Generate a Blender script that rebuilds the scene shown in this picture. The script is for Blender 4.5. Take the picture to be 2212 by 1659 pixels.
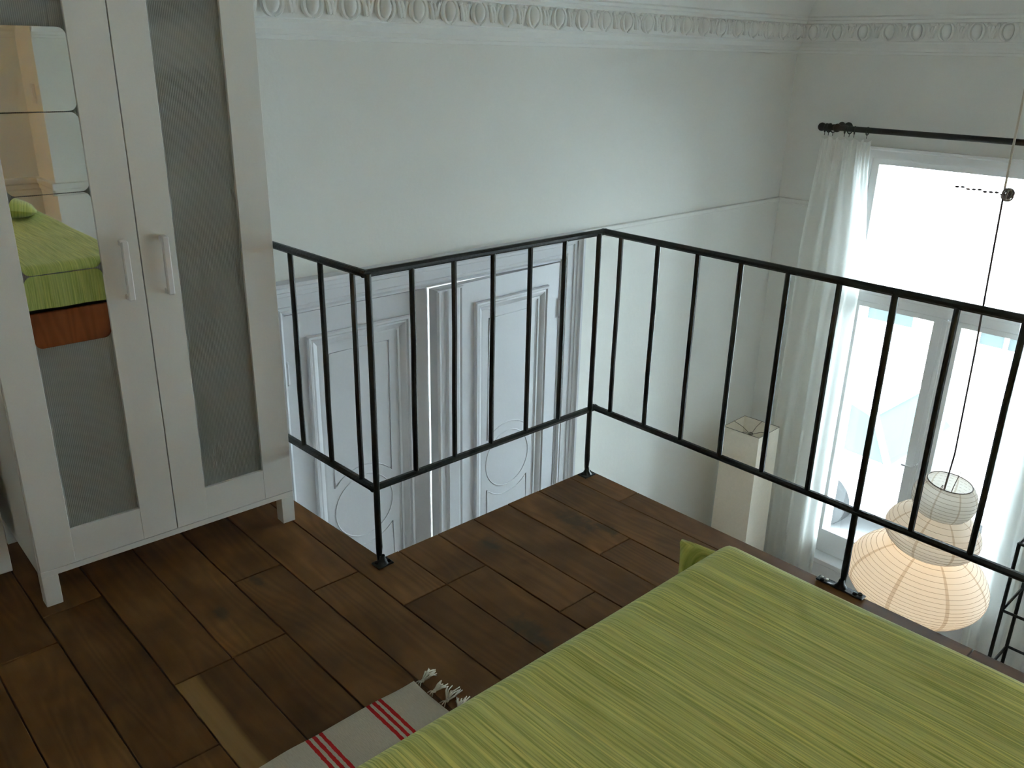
import bpy, math, random
from mathutils import Vector, Matrix, noise
from math import sin, cos, pi, radians as rad

for o in list(bpy.data.objects):
    bpy.data.objects.remove(o)
scene = bpy.context.scene
COL = scene.collection

# ------------------------------------------------------------------ camera
W, H, F = 2212, 1659, 1865.454
CAM = Vector((-2.36245, -2.07192, 1.56048))
yaw, pit, rol = 0.03503 + rad(45), -0.01755 - rad(20), 0.02054
fw = Vector((cos(pit) * cos(yaw), cos(pit) * sin(yaw), sin(pit)))
rt = Vector((sin(yaw), -cos(yaw), 0))
up = rt.cross(fw)
r2 = rt * cos(rol) + up * sin(rol)
u2 = up * cos(rol) - rt * sin(rol)
cam_d = bpy.data.cameras.new('camera')
cam_d.sensor_width = 36.0
cam_d.lens = F * 36.0 / W
cam_d.clip_start = 0.02
cam = bpy.data.objects.new('camera', cam_d)
COL.objects.link(cam)
M = Matrix((r2, u2, -fw)).transposed().to_4x4()
M.translation = CAM
cam.matrix_world = M
scene.camera = cam

# ------------------------------------------------------------------ world, exposure
world = bpy.data.worlds.new('overcast_sky')
scene.world = world
world.use_nodes = True
bg = world.node_tree.nodes['Background']
bg.inputs['Color'].default_value = (0.82, 0.93, 1.03, 1)
bg.inputs['Strength'].default_value = 16.0
scene.view_settings.view_transform = 'Standard'
scene.view_settings.look = 'None'
scene.view_settings.exposure = 1.24
scene.view_settings.gamma = 1.0
scene.view_settings.use_curve_mapping = False
scene.cycles.max_bounces = 12
scene.cycles.diffuse_bounces = 8
scene.cycles.glossy_bounces = 4
scene.cycles.transmission_bounces = 5
scene.cycles.transparent_max_bounces = 12
scene.cycles.sample_clamp_indirect = 8.0
scene.cycles.use_adaptive_sampling = True
scene.cycles.adaptive_threshold = 0.03
scene.cycles.use_denoising = True

# room numbers (metres; loft floor is z = 0)
YW = 1.20          # door wall
XW = 3.24          # window wall
XB = -3.55         # wall behind the bed head
YR, YP = -4.15, -3.75   # wall beyond the bed and its projecting part
XC = -0.62
ZG, ZC = -2.30, 2.06    # lower floor, ceiling
WT = 0.30
WIN = [(-0.76, 0.56), (-3.06, -1.74)]
WZ0, WZ1 = -1.92, 0.97

def portal(name, y0, y1):
    ld = bpy.data.lights.new(name, 'AREA')
    ld.shape = 'RECTANGLE'
    ld.size = y1 - y0
    ld.size_y = WZ1 - WZ0
    ld.cycles.is_portal = True
    o = bpy.data.objects.new(name, ld)
    COL.objects.link(o)
    o.location = (XW + 0.2, (y0 + y1) / 2, (WZ0 + WZ1) / 2)
    o.matrix_world = Matrix.Translation(o.location) @ Matrix(((0, 0, 1), (1, 0, 0), (0, 1, 0))).to_4x4()
portal('window_daylight', *WIN[0])
portal('window_right_offscreen', *WIN[1])

# ------------------------------------------------------------------ material helpers
def new_mat(name):
    m = bpy.data.materials.new(name)
    m.use_nodes = True
    nt = m.node_tree
    b = nt.nodes['Principled BSDF']
    return m, nt, b

def nd(nt, typ, **kw):
    n = nt.nodes.new(typ)
    for k, v in kw.items():
        setattr(n, k, v)
    return n

def paint(name, col, rough=0.6, var=0.04, bump=0.02, scale=40.0, spec=0.4):
    m, nt, b = new_mat(name)
    tc = nd(nt, 'ShaderNodeTexCoord')
    n1 = nd(nt, 'ShaderNodeTexNoise')
    n1.inputs['Scale'].default_value = scale / 12
    n1.inputs['Detail'].default_value = 4
    nt.links.new(tc.outputs['Object'], n1.inputs['Vector'])
    mx = nd(nt, 'ShaderNodeMix', data_type='RGBA')
    mx.inputs[6].default_value = (*[max(0, c * (1 - var)) for c in col], 1)
    mx.inputs[7].default_value = (*[min(1, c * (1 + var)) for c in col], 1)
    nt.links.new(n1.outputs['Fac'], mx.inputs[0])
    nt.links.new(mx.outputs[2], b.inputs['Base Color'])
    b.inputs['Roughness'].default_value = rough
    b.inputs['Specular IOR Level'].default_value = spec
    if bump:
        n2 = nd(nt, 'ShaderNodeTexNoise')
        n2.inputs['Scale'].default_value = scale
        n2.inputs['Detail'].default_value = 5
        nt.links.new(tc.outputs['Object'], n2.inputs['Vector'])
        bp = nd(nt, 'ShaderNodeBump')
        bp.inputs['Strength'].default_value = bump * 5
        bp.inputs['Distance'].default_value = 0.01
        nt.links.new(n2.outputs['Fac'], bp.inputs['Height'])
        nt.links.new(bp.outputs['Normal'], b.inputs['Normal'])
    return m

MT = {}
MT['wall'] = paint('plaster_white', (0.77, 0.775, 0.745), 0.85, 0.025, 0.02, 30, 0.2)
MT['stucco'] = paint('stucco_white', (0.79, 0.80, 0.78), 0.8, 0.02, 0.03, 60, 0.2)
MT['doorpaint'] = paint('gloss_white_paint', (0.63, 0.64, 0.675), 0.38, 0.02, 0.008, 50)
MT['winpaint'] = paint('window_white_paint', (0.92, 0.93, 0.94), 0.4, 0.01, 0.0, 50)
MT['wardrobe'] = paint('white_foil', (0.71, 0.71, 0.68), 0.5, 0.02, 0.006, 60)
MT['handle'] = paint('white_plastic', (0.72, 0.72, 0.73), 0.35, 0.01, 0.0)
MT['iron'] = paint('black_iron', (0.010, 0.012, 0.012), 0.42, 0.4, 0.05, 90)
MT['screw'] = paint('bare_steel', (0.7, 0.7, 0.68), 0.3, 0.05, 0)
MT['rodblack'] = paint('dark_stained_wood', (0.022, 0.02, 0.016), 0.5, 0.3, 0.03, 60)
MT['lowfloor'] = paint('lower_floor_wood', (0.22, 0.15, 0.10), 0.5, 0.2, 0.02, 10)
MT['slab'] = paint('loft_slab_white', (0.7, 0.7, 0.66), 0.7, 0.03, 0.01)
MT['hall'] = paint('passage_plaster', (0.6, 0.6, 0.58), 0.8, 0.03, 0.01)
MT['dark'] = paint('gap_shade_black', (0.015, 0.014, 0.013), 0.9, 0.2, 0.02)  # near-black colour standing in for shade in the bed gap
MT['mattress'] = paint('mattress_ticking', (0.7, 0.68, 0.62), 0.9, 0.05, 0.02)
MT['linen'] = paint('folded_linen', (0.85, 0.83, 0.8), 0.9, 0.05, 0.05)
MT['facade'] = paint('pale_render', (0.78, 0.78, 0.76), 0.9, 0.04, 0.01)
MT['facade_stone'] = paint('grey_stone', (0.30, 0.32, 0.34), 0.9, 0.06, 0.01)
MT['asphalt'] = paint('asphalt', (0.35, 0.35, 0.35), 0.9, 0.1, 0.02)
MT['paving'] = paint('pavement', (0.5, 0.5, 0.48), 0.9, 0.1, 0.02)
MT['pale_glass'] = paint('overexposed_window_glass', (0.62, 0.64, 0.65), 0.4, 0.05, 0)  # upper window glass coloured pale, overexposed daylight put into its colour
MT['carglass'] = paint('dark_car_glass', (0.05, 0.06, 0.058), 0.6, 0.1, 0, 40, 0.04)
MT['rubber'] = paint('rubber', (0.02, 0.02, 0.02), 0.8, 0.1, 0)
MT['car_white'] = paint('white_car_paint', (0.75, 0.76, 0.77), 0.25, 0.01, 0)
MT['car_silver'] = paint('silver_car_paint', (0.55, 0.57, 0.58), 0.25, 0.01, 0)
MT['cord'] = paint('cloth_cord', (0.55, 0.50, 0.42), 0.8, 0.1, 0)
MT['cord_dark'] = paint('dark_cord', (0.12, 0.09, 0.08), 0.8, 0.1, 0)
MT['cord_grey'] = paint('grey_cord', (0.30, 0.27, 0.26), 0.8, 0.1, 0)
MT['hoop'] = paint('bamboo_hoop', (0.32, 0.25, 0.18), 0.6, 0.1, 0)
MT['brass'] = paint('aged_wire', (0.16, 0.13, 0.10), 0.5, 0.1, 0)
MT['switch'] = paint('switch_plastic', (0.68, 0.68, 0.66), 0.4, 0.02, 0)
MT['radiator'] = paint('sill_white', (0.86, 0.87, 0.88), 0.16, 0.02, 0.0, 40, 0.5)

def mat_mirror():
    m, nt, b = new_mat('mirror_glass')
    b.inputs['Base Color'].default_value = (0.86, 0.90, 0.87, 1)
    b.inputs['Metallic'].default_value = 1
    b.inputs['Roughness'].default_value = 0.012
    n = nd(nt, 'ShaderNodeTexNoise')
    n.inputs['Scale'].default_value = 3
    mr = nd(nt, 'ShaderNodeMapRange')
    mr.inputs['To Min'].default_value = 0.008
    mr.inputs['To Max'].default_value = 0.02
    nt.links.new(n.outputs['Fac'], mr.inputs['Value'])
    nt.links.new(mr.outputs['Result'], b.inputs['Roughness'])
    return m
MT['mirror'] = mat_mirror()

def mat_pane():
    m, nt, b = new_mat('window_glass')
    out = nt.nodes['Material Output']
    tr = nd(nt, 'ShaderNodeBsdfTransparent')
    tr.inputs['Color'].default_value = (0.93, 0.97, 0.97, 1)
    gl = nd(nt, 'ShaderNodeBsdfGlossy')
    gl.inputs['Roughness'].default_value = 0.02
    fr = nd(nt, 'ShaderNodeFresnel')
    fr.inputs['IOR'].default_value = 1.45
    mx = nd(nt, 'ShaderNodeMixShader')
    nt.links.new(fr.outputs['Fac'], mx.inputs['Fac'])
    nt.links.new(tr.outputs['BSDF'], mx.inputs[1])
    nt.links.new(gl.outputs['BSDF'], mx.inputs[2])
    nt.links.new(mx.outputs['Shader'], out.inputs['Surface'])
    return m
MT['pane'] = mat_pane()

def mat_ribbed():
    m, nt, b = new_mat('ribbed_frosted_plastic')
    tc = nd(nt, 'ShaderNodeTexCoord')
    wv = nd(nt, 'ShaderNodeTexWave', wave_type='BANDS', bands_direction='X')
    wv.inputs['Scale'].default_value = 66.0
    nt.links.new(tc.outputs['Object'], wv.inputs['Vector'])
    cr = nd(nt, 'ShaderNodeMix', data_type='RGBA')
    cr.inputs[6].default_value = (0.50, 0.53, 0.52, 1)
    cr.inputs[7].default_value = (0.72, 0.75, 0.72, 1)
    nt.links.new(wv.outputs['Fac'], cr.inputs[0])
    nt.links.new(cr.outputs[2], b.inputs['Base Color'])
    b.inputs['Roughness'].default_value = 0.30
    b.inputs['IOR'].default_value = 1.10
    b.inputs['Transmission Weight'].default_value = 0.62
    bp = nd(nt, 'ShaderNodeBump')
    bp.inputs['Strength'].default_value = 0.25
    bp.inputs['Distance'].default_value = 0.002
    nt.links.new(wv.outputs['Fac'], bp.inputs['Height'])
    nt.links.new(bp.outputs['Normal'], b.inputs['Normal'])
    return m
MT['ribbed'] = mat_ribbed()

def cloth_mat(name, col, trans, var=0.05, weave=400.0):
    m, nt, b = new_mat(name)
    out = nt.nodes['Material Output']
    tc = nd(nt, 'ShaderNodeTexCoord')
    n = nd(nt, 'ShaderNodeTexNoise')
    n.inputs['Scale'].default_value = weave
    nt.links.new(tc.outputs['Object'], n.inputs['Vector'])
    mx = nd(nt, 'ShaderNodeMix', data_type='RGBA')
    mx.inputs[6].default_value = (*[c * (1 - var) for c in col], 1)
    mx.inputs[7].default_value = (*[min(1, c * (1 + var)) for c in col], 1)
    nt.links.new(n.outputs['Fac'], mx.inputs[0])
    nt.links.new(mx.outputs[2], b.inputs['Base Color'])
    b.inputs['Roughness'].default_value = 0.9
    b.inputs['Specular IOR Level'].default_value = 0.1
    if trans > 0:
        tl = nd(nt, 'ShaderNodeBsdfTranslucent')
        nt.links.new(mx.outputs[2], tl.inputs['Color'])
        ms = nd(nt, 'ShaderNodeMixShader')
        ms.inputs['Fac'].default_value = trans
        nt.links.new(b.outputs['BSDF'], ms.inputs[1])
        nt.links.new(tl.outputs['BSDF'], ms.inputs[2])
        nt.links.new(ms.outputs['Shader'], out.inputs['Surface'])
    return m
MT['curtain'] = cloth_mat('white_cotton', (0.93, 0.93, 0.90), 0.6)
MT['fringe'] = cloth_mat('cream_yarn', (0.60, 0.56, 0.47), 0.0, 0.15)
MT['lamp_paper'] = cloth_mat('column_paper', (0.90, 0.83, 0.72), 0.35, 0.05, 60)

def mat_pendant_paper():
    # rice paper; the sheets overlap along eight meridians, where the paper is double
    m, nt, b = new_mat('pendant_rice_paper')
    out = nt.nodes['Material Output']
    tc = nd(nt, 'ShaderNodeTexCoord')
    sp = nd(nt, 'ShaderNodeSeparateXYZ')
    nt.links.new(tc.outputs['Object'], sp.inputs[0])
    at = nd(nt, 'ShaderNodeMath', operation='ARCTAN2')
    nt.links.new(sp.outputs['Y'], at.inputs[0])
    nt.links.new(sp.outputs['X'], at.inputs[1])
    mu = nd(nt, 'ShaderNodeMath', operation='MULTIPLY')
    mu.inputs[1].default_value = 8 / (2 * pi)
    nt.links.new(at.outputs[0], mu.inputs[0])
    fr = nd(nt, 'ShaderNodeMath', operation='FRACT')
    nt.links.new(mu.outputs[0], fr.inputs[0])
    lt = nd(nt, 'ShaderNodeMath', operation='LESS_THAN')
    lt.inputs[1].default_value = 0.075
    nt.links.new(fr.outputs[0], lt.inputs[0])
    mx = nd(nt, 'ShaderNodeMix', data_type='RGBA')
    mx.inputs[6].default_value = (0.86, 0.82, 0.76, 1)
    mx.inputs[7].default_value = (0.66, 0.59, 0.50, 1)
    nt.links.new(lt.outputs[0], mx.inputs[0])
    tl = nd(nt, 'ShaderNodeBsdfTranslucent')
    nt.links.new(mx.outputs[2], tl.inputs['Color'])
    nt.links.new(mx.outputs[2], b.inputs['Base Color'])
    b.inputs['Roughness'].default_value = 0.8
    ms = nd(nt, 'ShaderNodeMixShader')
    ms.inputs['Fac'].default_value = 0.45
    nt.links.new(b.outputs['BSDF'], ms.inputs[1])
    nt.links.new(tl.outputs['BSDF'], ms.inputs[2])
    nt.links.new(ms.outputs['Shader'], out.inputs['Surface'])
    return m
MT['rice'] = mat_pendant_paper()

def emit(name, col, st):
    m, nt, b = new_mat(name)
    b.inputs['Base Color'].default_value = (*col, 1)
    b.inputs['Emission Color'].default_value = (*col, 1)
    b.inputs['Emission Strength'].default_value = st
    return m
MT['bulb'] = emit('warm_bulb', (1.0, 0.74, 0.46), 16.0)
MT['wallbulb'] = emit('warm_wall_bulb', (1.0, 0.62, 0.24), 1250.0)

def mat_planks(name, base=((0.108, 0.049, 0.0155), (0.225, 0.110, 0.036)), streak=False):
    m, nt, b = new_mat(name)
    L = nt.links.new
    geo = nd(nt, 'ShaderNodeNewGeometry')
    oi = nd(nt, 'ShaderNodeObjectInfo')
    rv = nd(nt, 'ShaderNodeMath', operation='MULTIPLY')
    rv.inputs[1].default_value = 37.0
    L(oi.outputs['Random'], rv.inputs[0])
    cb = nd(nt, 'ShaderNodeCombineXYZ')
    L(rv.outputs[0], cb.inputs['Y'])
    L(rv.outputs[0], cb.inputs['Z'])
    add = nd(nt, 'ShaderNodeVectorMath', operation='ADD')
    L(geo.outputs['Position'], add.inputs[0])
    L(cb.outputs[0], add.inputs[1])
    # long-grain noise, warped
    mp = nd(nt, 'ShaderNodeMapping')
    mp.inputs['Scale'].default_value = (26, 1.6, 1)
    L(add.outputs[0], mp.inputs['Vector'])
    n1 = nd(nt, 'ShaderNodeTexNoise')
    n1.inputs['Scale'].default_value = 1.0
    n1.inputs['Detail'].default_value = 6
    n1.inputs['Roughness'].default_value = 0.65
    n1.inputs['Distortion'].default_value = 0.8
    L(mp.outputs[0], n1.inputs['Vector'])
    # cathedral rings
    mp2 = nd(nt, 'ShaderNodeMapping')
    mp2.inputs['Scale'].default_value = (9, 1.1, 1)
    L(add.outputs[0], mp2.inputs['Vector'])
    n2 = nd(nt, 'ShaderNodeTexNoise')
    n2.inputs['Scale'].default_value = 1.0
    n2.inputs['Detail'].default_value = 1
    L(mp2.outputs[0], n2.inputs['Vector'])
    rg = nd(nt, 'ShaderNodeMath', operation='MULTIPLY')
    rg.inputs[1].default_value = 70
    L(n2.outputs['Fac'], rg.inputs[0])
    sn = nd(nt, 'ShaderNodeMath', operation='SINE')
    L(rg.outputs[0], sn.inputs[0])
    # blotches
    n3 = nd(nt, 'ShaderNodeTexNoise')
    n3.inputs['Scale'].default_value = 5.0
    n3.inputs['Detail'].default_value = 3
    L(add.outputs[0], n3.inputs['Vector'])
    c1 = nd(nt, 'ShaderNodeMix', data_type='RGBA')
    c1.inputs[6].default_value = (*base[0], 1)
    c1.inputs[7].default_value = (*base[1], 1)
    L(n1.outputs['Fac'], c1.inputs[0])
    hs = nd(nt, 'ShaderNodeHueSaturation')
    mr = nd(nt, 'ShaderNodeMapRange')
    mr.inputs['To Min'].default_value = 0.72
    mr.inputs['To Max'].default_value = 1.30
    L(oi.outputs['Alpha'], mr.inputs['Value'])
    L(mr.outputs[0], hs.inputs['Value'])
    L(c1.outputs[2], hs.inputs['Color'])
    # rings darken a little
    rk = nd(nt, 'ShaderNodeMapRange')
    rk.inputs['From Min'].default_value = -1
    rk.inputs['From Max'].default_value = 1
    rk.inputs['To Min'].default_value = 0.86
    rk.inputs['To Max'].default_value = 1.06
    L(sn.outputs[0], rk.inputs['Value'])
    bl = nd(nt, 'ShaderNodeMapRange')
    bl.inputs['From Min'].default_value = 0.3
    bl.inputs['From Max'].default_value = 0.62
    bl.inputs['To Min'].default_value = 0.62
    bl.inputs['To Max'].default_value = 1.1
    L(n3.outputs['Fac'], bl.inputs['Value'])
    ml = nd(nt, 'ShaderNodeMath', operation='MULTIPLY')
    L(rk.outputs[0], ml.inputs[0])
    L(bl.outputs[0], ml.inputs[1])
    vm = nd(nt, 'ShaderNodeVectorMath', operation='SCALE')
    L(hs.outputs['Color'], vm.inputs[0])
    L(ml.outputs[0], vm.inputs['Scale'])
    col = vm.outputs[0]
    # worn-in knots
    vo = nd(nt, 'ShaderNodeTexVoronoi')
    vo.inputs['Scale'].default_value = 3.1
    L(add.outputs[0], vo.inputs['Vector'])
    kr = nd(nt, 'ShaderNodeMapRange')
    kr.inputs['From Min'].default_value = 0.03
    kr.inputs['From Max'].default_value = 0.11
    kr.inputs['To Min'].default_value = 0.28
    kr.inputs['To Max'].default_value = 1.0
    L(vo.outputs['Distance'], kr.inputs['Value'])
    vk = nd(nt, 'ShaderNodeVectorMath', operation='SCALE')
    L(col, vk.inputs[0])
    L(kr.outputs[0], vk.inputs['Scale'])
    col = vk.outputs[0]
    # ink-like stains left in the oak
    for (sx, sy, sr) in ((-0.335, -0.245, 0.085), (-0.295, -0.36, 0.045), (-0.895, -0.60, 0.08), (-1.53, 0.06, 0.035), (-1.37, 0.14, 0.035), (-0.675, -0.17, 0.045)):
        ds = nd(nt, 'ShaderNodeVectorMath', operation='SUBTRACT')
        ds.inputs[1].default_value = (sx, sy, 0)
        L(geo.outputs['Position'], ds.inputs[0])
        sc = nd(nt, 'ShaderNodeVectorMath', operation='MULTIPLY')
        sc.inputs[1].default_value = (1.9 / sr, 1.0 / sr, 0)
        L(ds.outputs[0], sc.inputs[0])
        ln = nd(nt, 'ShaderNodeVectorMath', operation='LENGTH')
        L(sc.outputs[0], ln.inputs[0])
        nn = nd(nt, 'ShaderNodeTexNoise')
        nn.inputs['Scale'].default_value = 26
        nn.inputs['Detail'].default_value = 4
        L(geo.outputs['Position'], nn.inputs['Vector'])
        sm = nd(nt, 'ShaderNodeMath', operation='MULTIPLY_ADD')
        sm.inputs[1].default_value = 2.6
        L(nn.outputs['Fac'], sm.inputs[0])
        L(ln.outputs['Value'], sm.inputs[2])
        rr = nd(nt, 'ShaderNodeMapRange')
        rr.inputs['From Min'].default_value = 1.75
        rr.inputs['From Max'].default_value = 2.6
        rr.inputs['To Min'].default_value = 0.72
        rr.inputs['To Max'].default_value = 0.0
        L(sm.outputs[0], rr.inputs['Value'])
        mm = nd(nt, 'ShaderNodeMix', data_type='RGBA')
        mm.inputs[7].default_value = (0.048, 0.040, 0.024, 1)
        L(rr.outputs[0], mm.inputs[0])
        L(col, mm.inputs[6])
        col = mm.outputs[2]
    if streak:
        sx = nd(nt, 'ShaderNodeSeparateXYZ')
        L(geo.outputs['Position'], sx.inputs[0])
        wob = nd(nt, 'ShaderNodeTexNoise')
        wob.inputs['Scale'].default_value = 3
        L(geo.outputs['Position'], wob.inputs['Vector'])
        ad = nd(nt, 'ShaderNodeMath', operation='MULTIPLY_ADD')
        ad.inputs[1].default_value = 0.05
        L(wob.outputs['Fac'], ad.inputs[0])
        L(sx.outputs['X'], ad.inputs[2])
        rs = nd(nt, 'ShaderNodeMapRange')
        rs.inputs['From Min'].default_value = -1.685
        rs.inputs['From Max'].default_value = -1.668
        rs.inputs['To Min'].default_value = 1
        rs.inputs['To Max'].default_value = 0
        L(ad.outputs[0], rs.inputs['Value'])
        lg = nd(nt, 'ShaderNodeMix', data_type='RGBA')
        lg.inputs[6].default_value = (0.20, 0.115, 0.040, 1)
        lg.inputs[7].default_value = (0.34, 0.21, 0.085, 1)
        L(n1.outputs['Fac'], lg.inputs[0])
        mm = nd(nt, 'ShaderNodeMix', data_type='RGBA')
        L(rs.outputs[0], mm.inputs[0])
        L(col, mm.inputs[6])
        L(lg.outputs[2], mm.inputs[7])
        col = mm.outputs[2]
    L(col, b.inputs['Base Color'])
    b.inputs['Roughness'].default_value = 0.52
    b.inputs['Specular IOR Level'].default_value = 0.18
    bp = nd(nt, 'ShaderNodeBump')
    bp.inputs['Strength'].default_value = 0.18
    bp.inputs['Distance'].default_value = 0.004
    L(n1.outputs['Fac'], bp.inputs['Height'])
    L(bp.outputs['Normal'], b.inputs['Normal'])
    return m
MT['plank'] = mat_planks('oiled_oak')
MT['plank_sap'] = mat_planks('oiled_oak_with_sapwood', streak=True)
MT['redwood'] = mat_planks('reddish_bed_wood', ((0.19, 0.050, 0.016), (0.30, 0.085, 0.026)))

def mat_spread():
    m, nt, b = new_mat('slub_weave_green')
    L = nt.links.new
    tc = nd(nt, 'ShaderNodeTexCoord')
    def streaks(sx, sy, det, off):
        mp = nd(nt, 'ShaderNodeMapping')
        mp.inputs['Scale'].default_value = (sx, sy, sy)
        mp.inputs['Location'].default_value = (off, off, off)
        L(tc.outputs['Object'], mp.inputs['Vector'])
        n = nd(nt, 'ShaderNodeTexNoise')
        n.inputs['Scale'].default_value = 1
        n.inputs['Detail'].default_value = det
        n.inputs['Roughness'].default_value = 0.6
        n.inputs['Distortion'].default_value = 0.12
        L(mp.outputs[0], n.inputs['Vector'])
        return n.outputs['Fac']
    def ramp(fac, lo, hi):
        r = nd(nt, 'ShaderNodeMapRange')
        r.inputs['From Min'].default_value = lo
        r.inputs['From Max'].default_value = hi
        L(fac, r.inputs['Value'])
        return r.outputs[0]
    s1 = ramp(streaks(330, 5.0, 2, 0), 0.36, 0.60)
    s2 = ramp(streaks(240, 3.5, 2, 7), 0.53, 0.63)
    s3 = ramp(streaks(45, 1.6, 2, 3), 0.42, 0.62)
    s4 = ramp(streaks(40, 4.0, 3, 17), 0.60, 0.72)
    def mix(f, a, c):
        mx = nd(nt, 'ShaderNodeMix', data_type='RGBA')
        L(f, mx.inputs[0])
        for i, v in ((6, a), (7, c)):
            if isinstance(v, tuple):
                mx.inputs[i].default_value = (*v, 1)
            else:
                L(v, mx.inputs[i])
        return mx.outputs[2]
    g1 = mix(s1, (0.31, 0.375, 0.065), (0.62, 0.66, 0.19))
    g2 = mix(s2, g1, (0.76, 0.76, 0.22))
    sc = nd(nt, 'ShaderNodeMath', operation='MULTIPLY')
    sc.inputs[1].default_value = 0.35
    L(s3, sc.inputs[0])
    g3 = mix(sc.outputs[0], g2, (0.60, 0.65, 0.25))
    sd = nd(nt, 'ShaderNodeMath', operation='MULTIPLY')
    sd.inputs[1].default_value = 0.30
    L(s4, sd.inputs[0])
    g4 = mix(sd.outputs[0], g3, (0.66, 0.53, 0.13))
    L(g4, b.inputs['Base Color'])
    b.inputs['Roughness'].default_value = 0.85
    b.inputs['Specular IOR Level'].default_value = 0.15
    b.inputs['Sheen Weight'].default_value = 0.3
    b.inputs['Sheen Roughness'].default_value = 0.5
    bp = nd(nt, 'ShaderNodeBump')
    bp.inputs['Strength'].default_value = 0.35
    bp.inputs['Distance'].default_value = 0.003
    L(s1, bp.inputs['Height'])
    L(bp.outputs['Normal'], b.inputs['Normal'])
    return m
MT['spread'] = mat_spread()

def mat_rug():
    m, nt, b = new_mat('cream_cotton_with_red_stripes')
    L = nt.links.new
    tc = nd(nt, 'ShaderNodeTexCoord')
    sp = nd(nt, 'ShaderNodeSeparateXYZ')
    L(tc.outputs['Object'], sp.inputs[0])
    nz = nd(nt, 'ShaderNodeTexNoise')
    nz.inputs['Scale'].default_value = 90
    L(tc.outputs['Object'], nz.inputs['Vector'])
    ja = nd(nt, 'ShaderNodeMath', operation='MULTIPLY_ADD')
    ja.inputs[1].default_value = 0.004
    L(nz.outputs['Fac'], ja.inputs[0])
    L(sp.outputs['X'], ja.inputs[2])
    tot = None
    # object x = 0 at the fringed end, stripes towards -x
    for c in (-0.108, -0.126, -0.144, -0.283, -0.301, -0.319, -0.458, -0.476, -0.494, -0.633, -0.651, -0.669, -0.808, -0.826, -0.844):
        cp = nd(nt, 'ShaderNodeMath', operation='COMPARE')
        cp.inputs[1].default_value = c + 0.002
        cp.inputs[2].default_value = 0.0048
        L(ja.outputs[0], cp.inputs[0])
        if tot is None:
            tot = cp.outputs[0]
        else:
            a = nd(nt, 'ShaderNodeMath', operation='ADD')
            L(tot, a.inputs[0])
            L(cp.outputs[0], a.inputs[1])
            tot = a.outputs[0]
    wv = nd(nt, 'ShaderNodeTexNoise')
    mp = nd(nt, 'ShaderNodeMapping')
    mp.inputs['Scale'].default_value = (320, 60, 1)
    L(tc.outputs['Object'], mp.inputs['Vector'])
    L(mp.outputs[0], wv.inputs['Vector'])
    wv.inputs['Scale'].default_value = 1
    cr = nd(nt, 'ShaderNodeMix', data_type='RGBA')
    cr.inputs[6].default_value = (0.46, 0.41, 0.32, 1)
    cr.inputs[7].default_value = (0.60, 0.545, 0.44, 1)
    L(wv.outputs['Fac'], cr.inputs[0])
    mx = nd(nt, 'ShaderNodeMix', data_type='RGBA')
    mx.inputs[7].default_value = (0.50, 0.022, 0.022, 1)
    L(tot, mx.inputs[0])
    L(cr.outputs[2], mx.inputs[6])
    L(mx.outputs[2], b.inputs['Base Color'])
    b.inputs['Roughness'].default_value = 0.95
    b.inputs['Specular IOR Level'].default_value = 0.1
    bp = nd(nt, 'ShaderNodeBump')
    bp.inputs['Strength'].default_value = 0.4
    bp.inputs['Distance'].default_value = 0.002
    L(wv.outputs['Fac'], bp.inputs['Height'])
    L(bp.outputs['Normal'], b.inputs['Normal'])
    return m
MT['rug'] = mat_rug()

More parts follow.
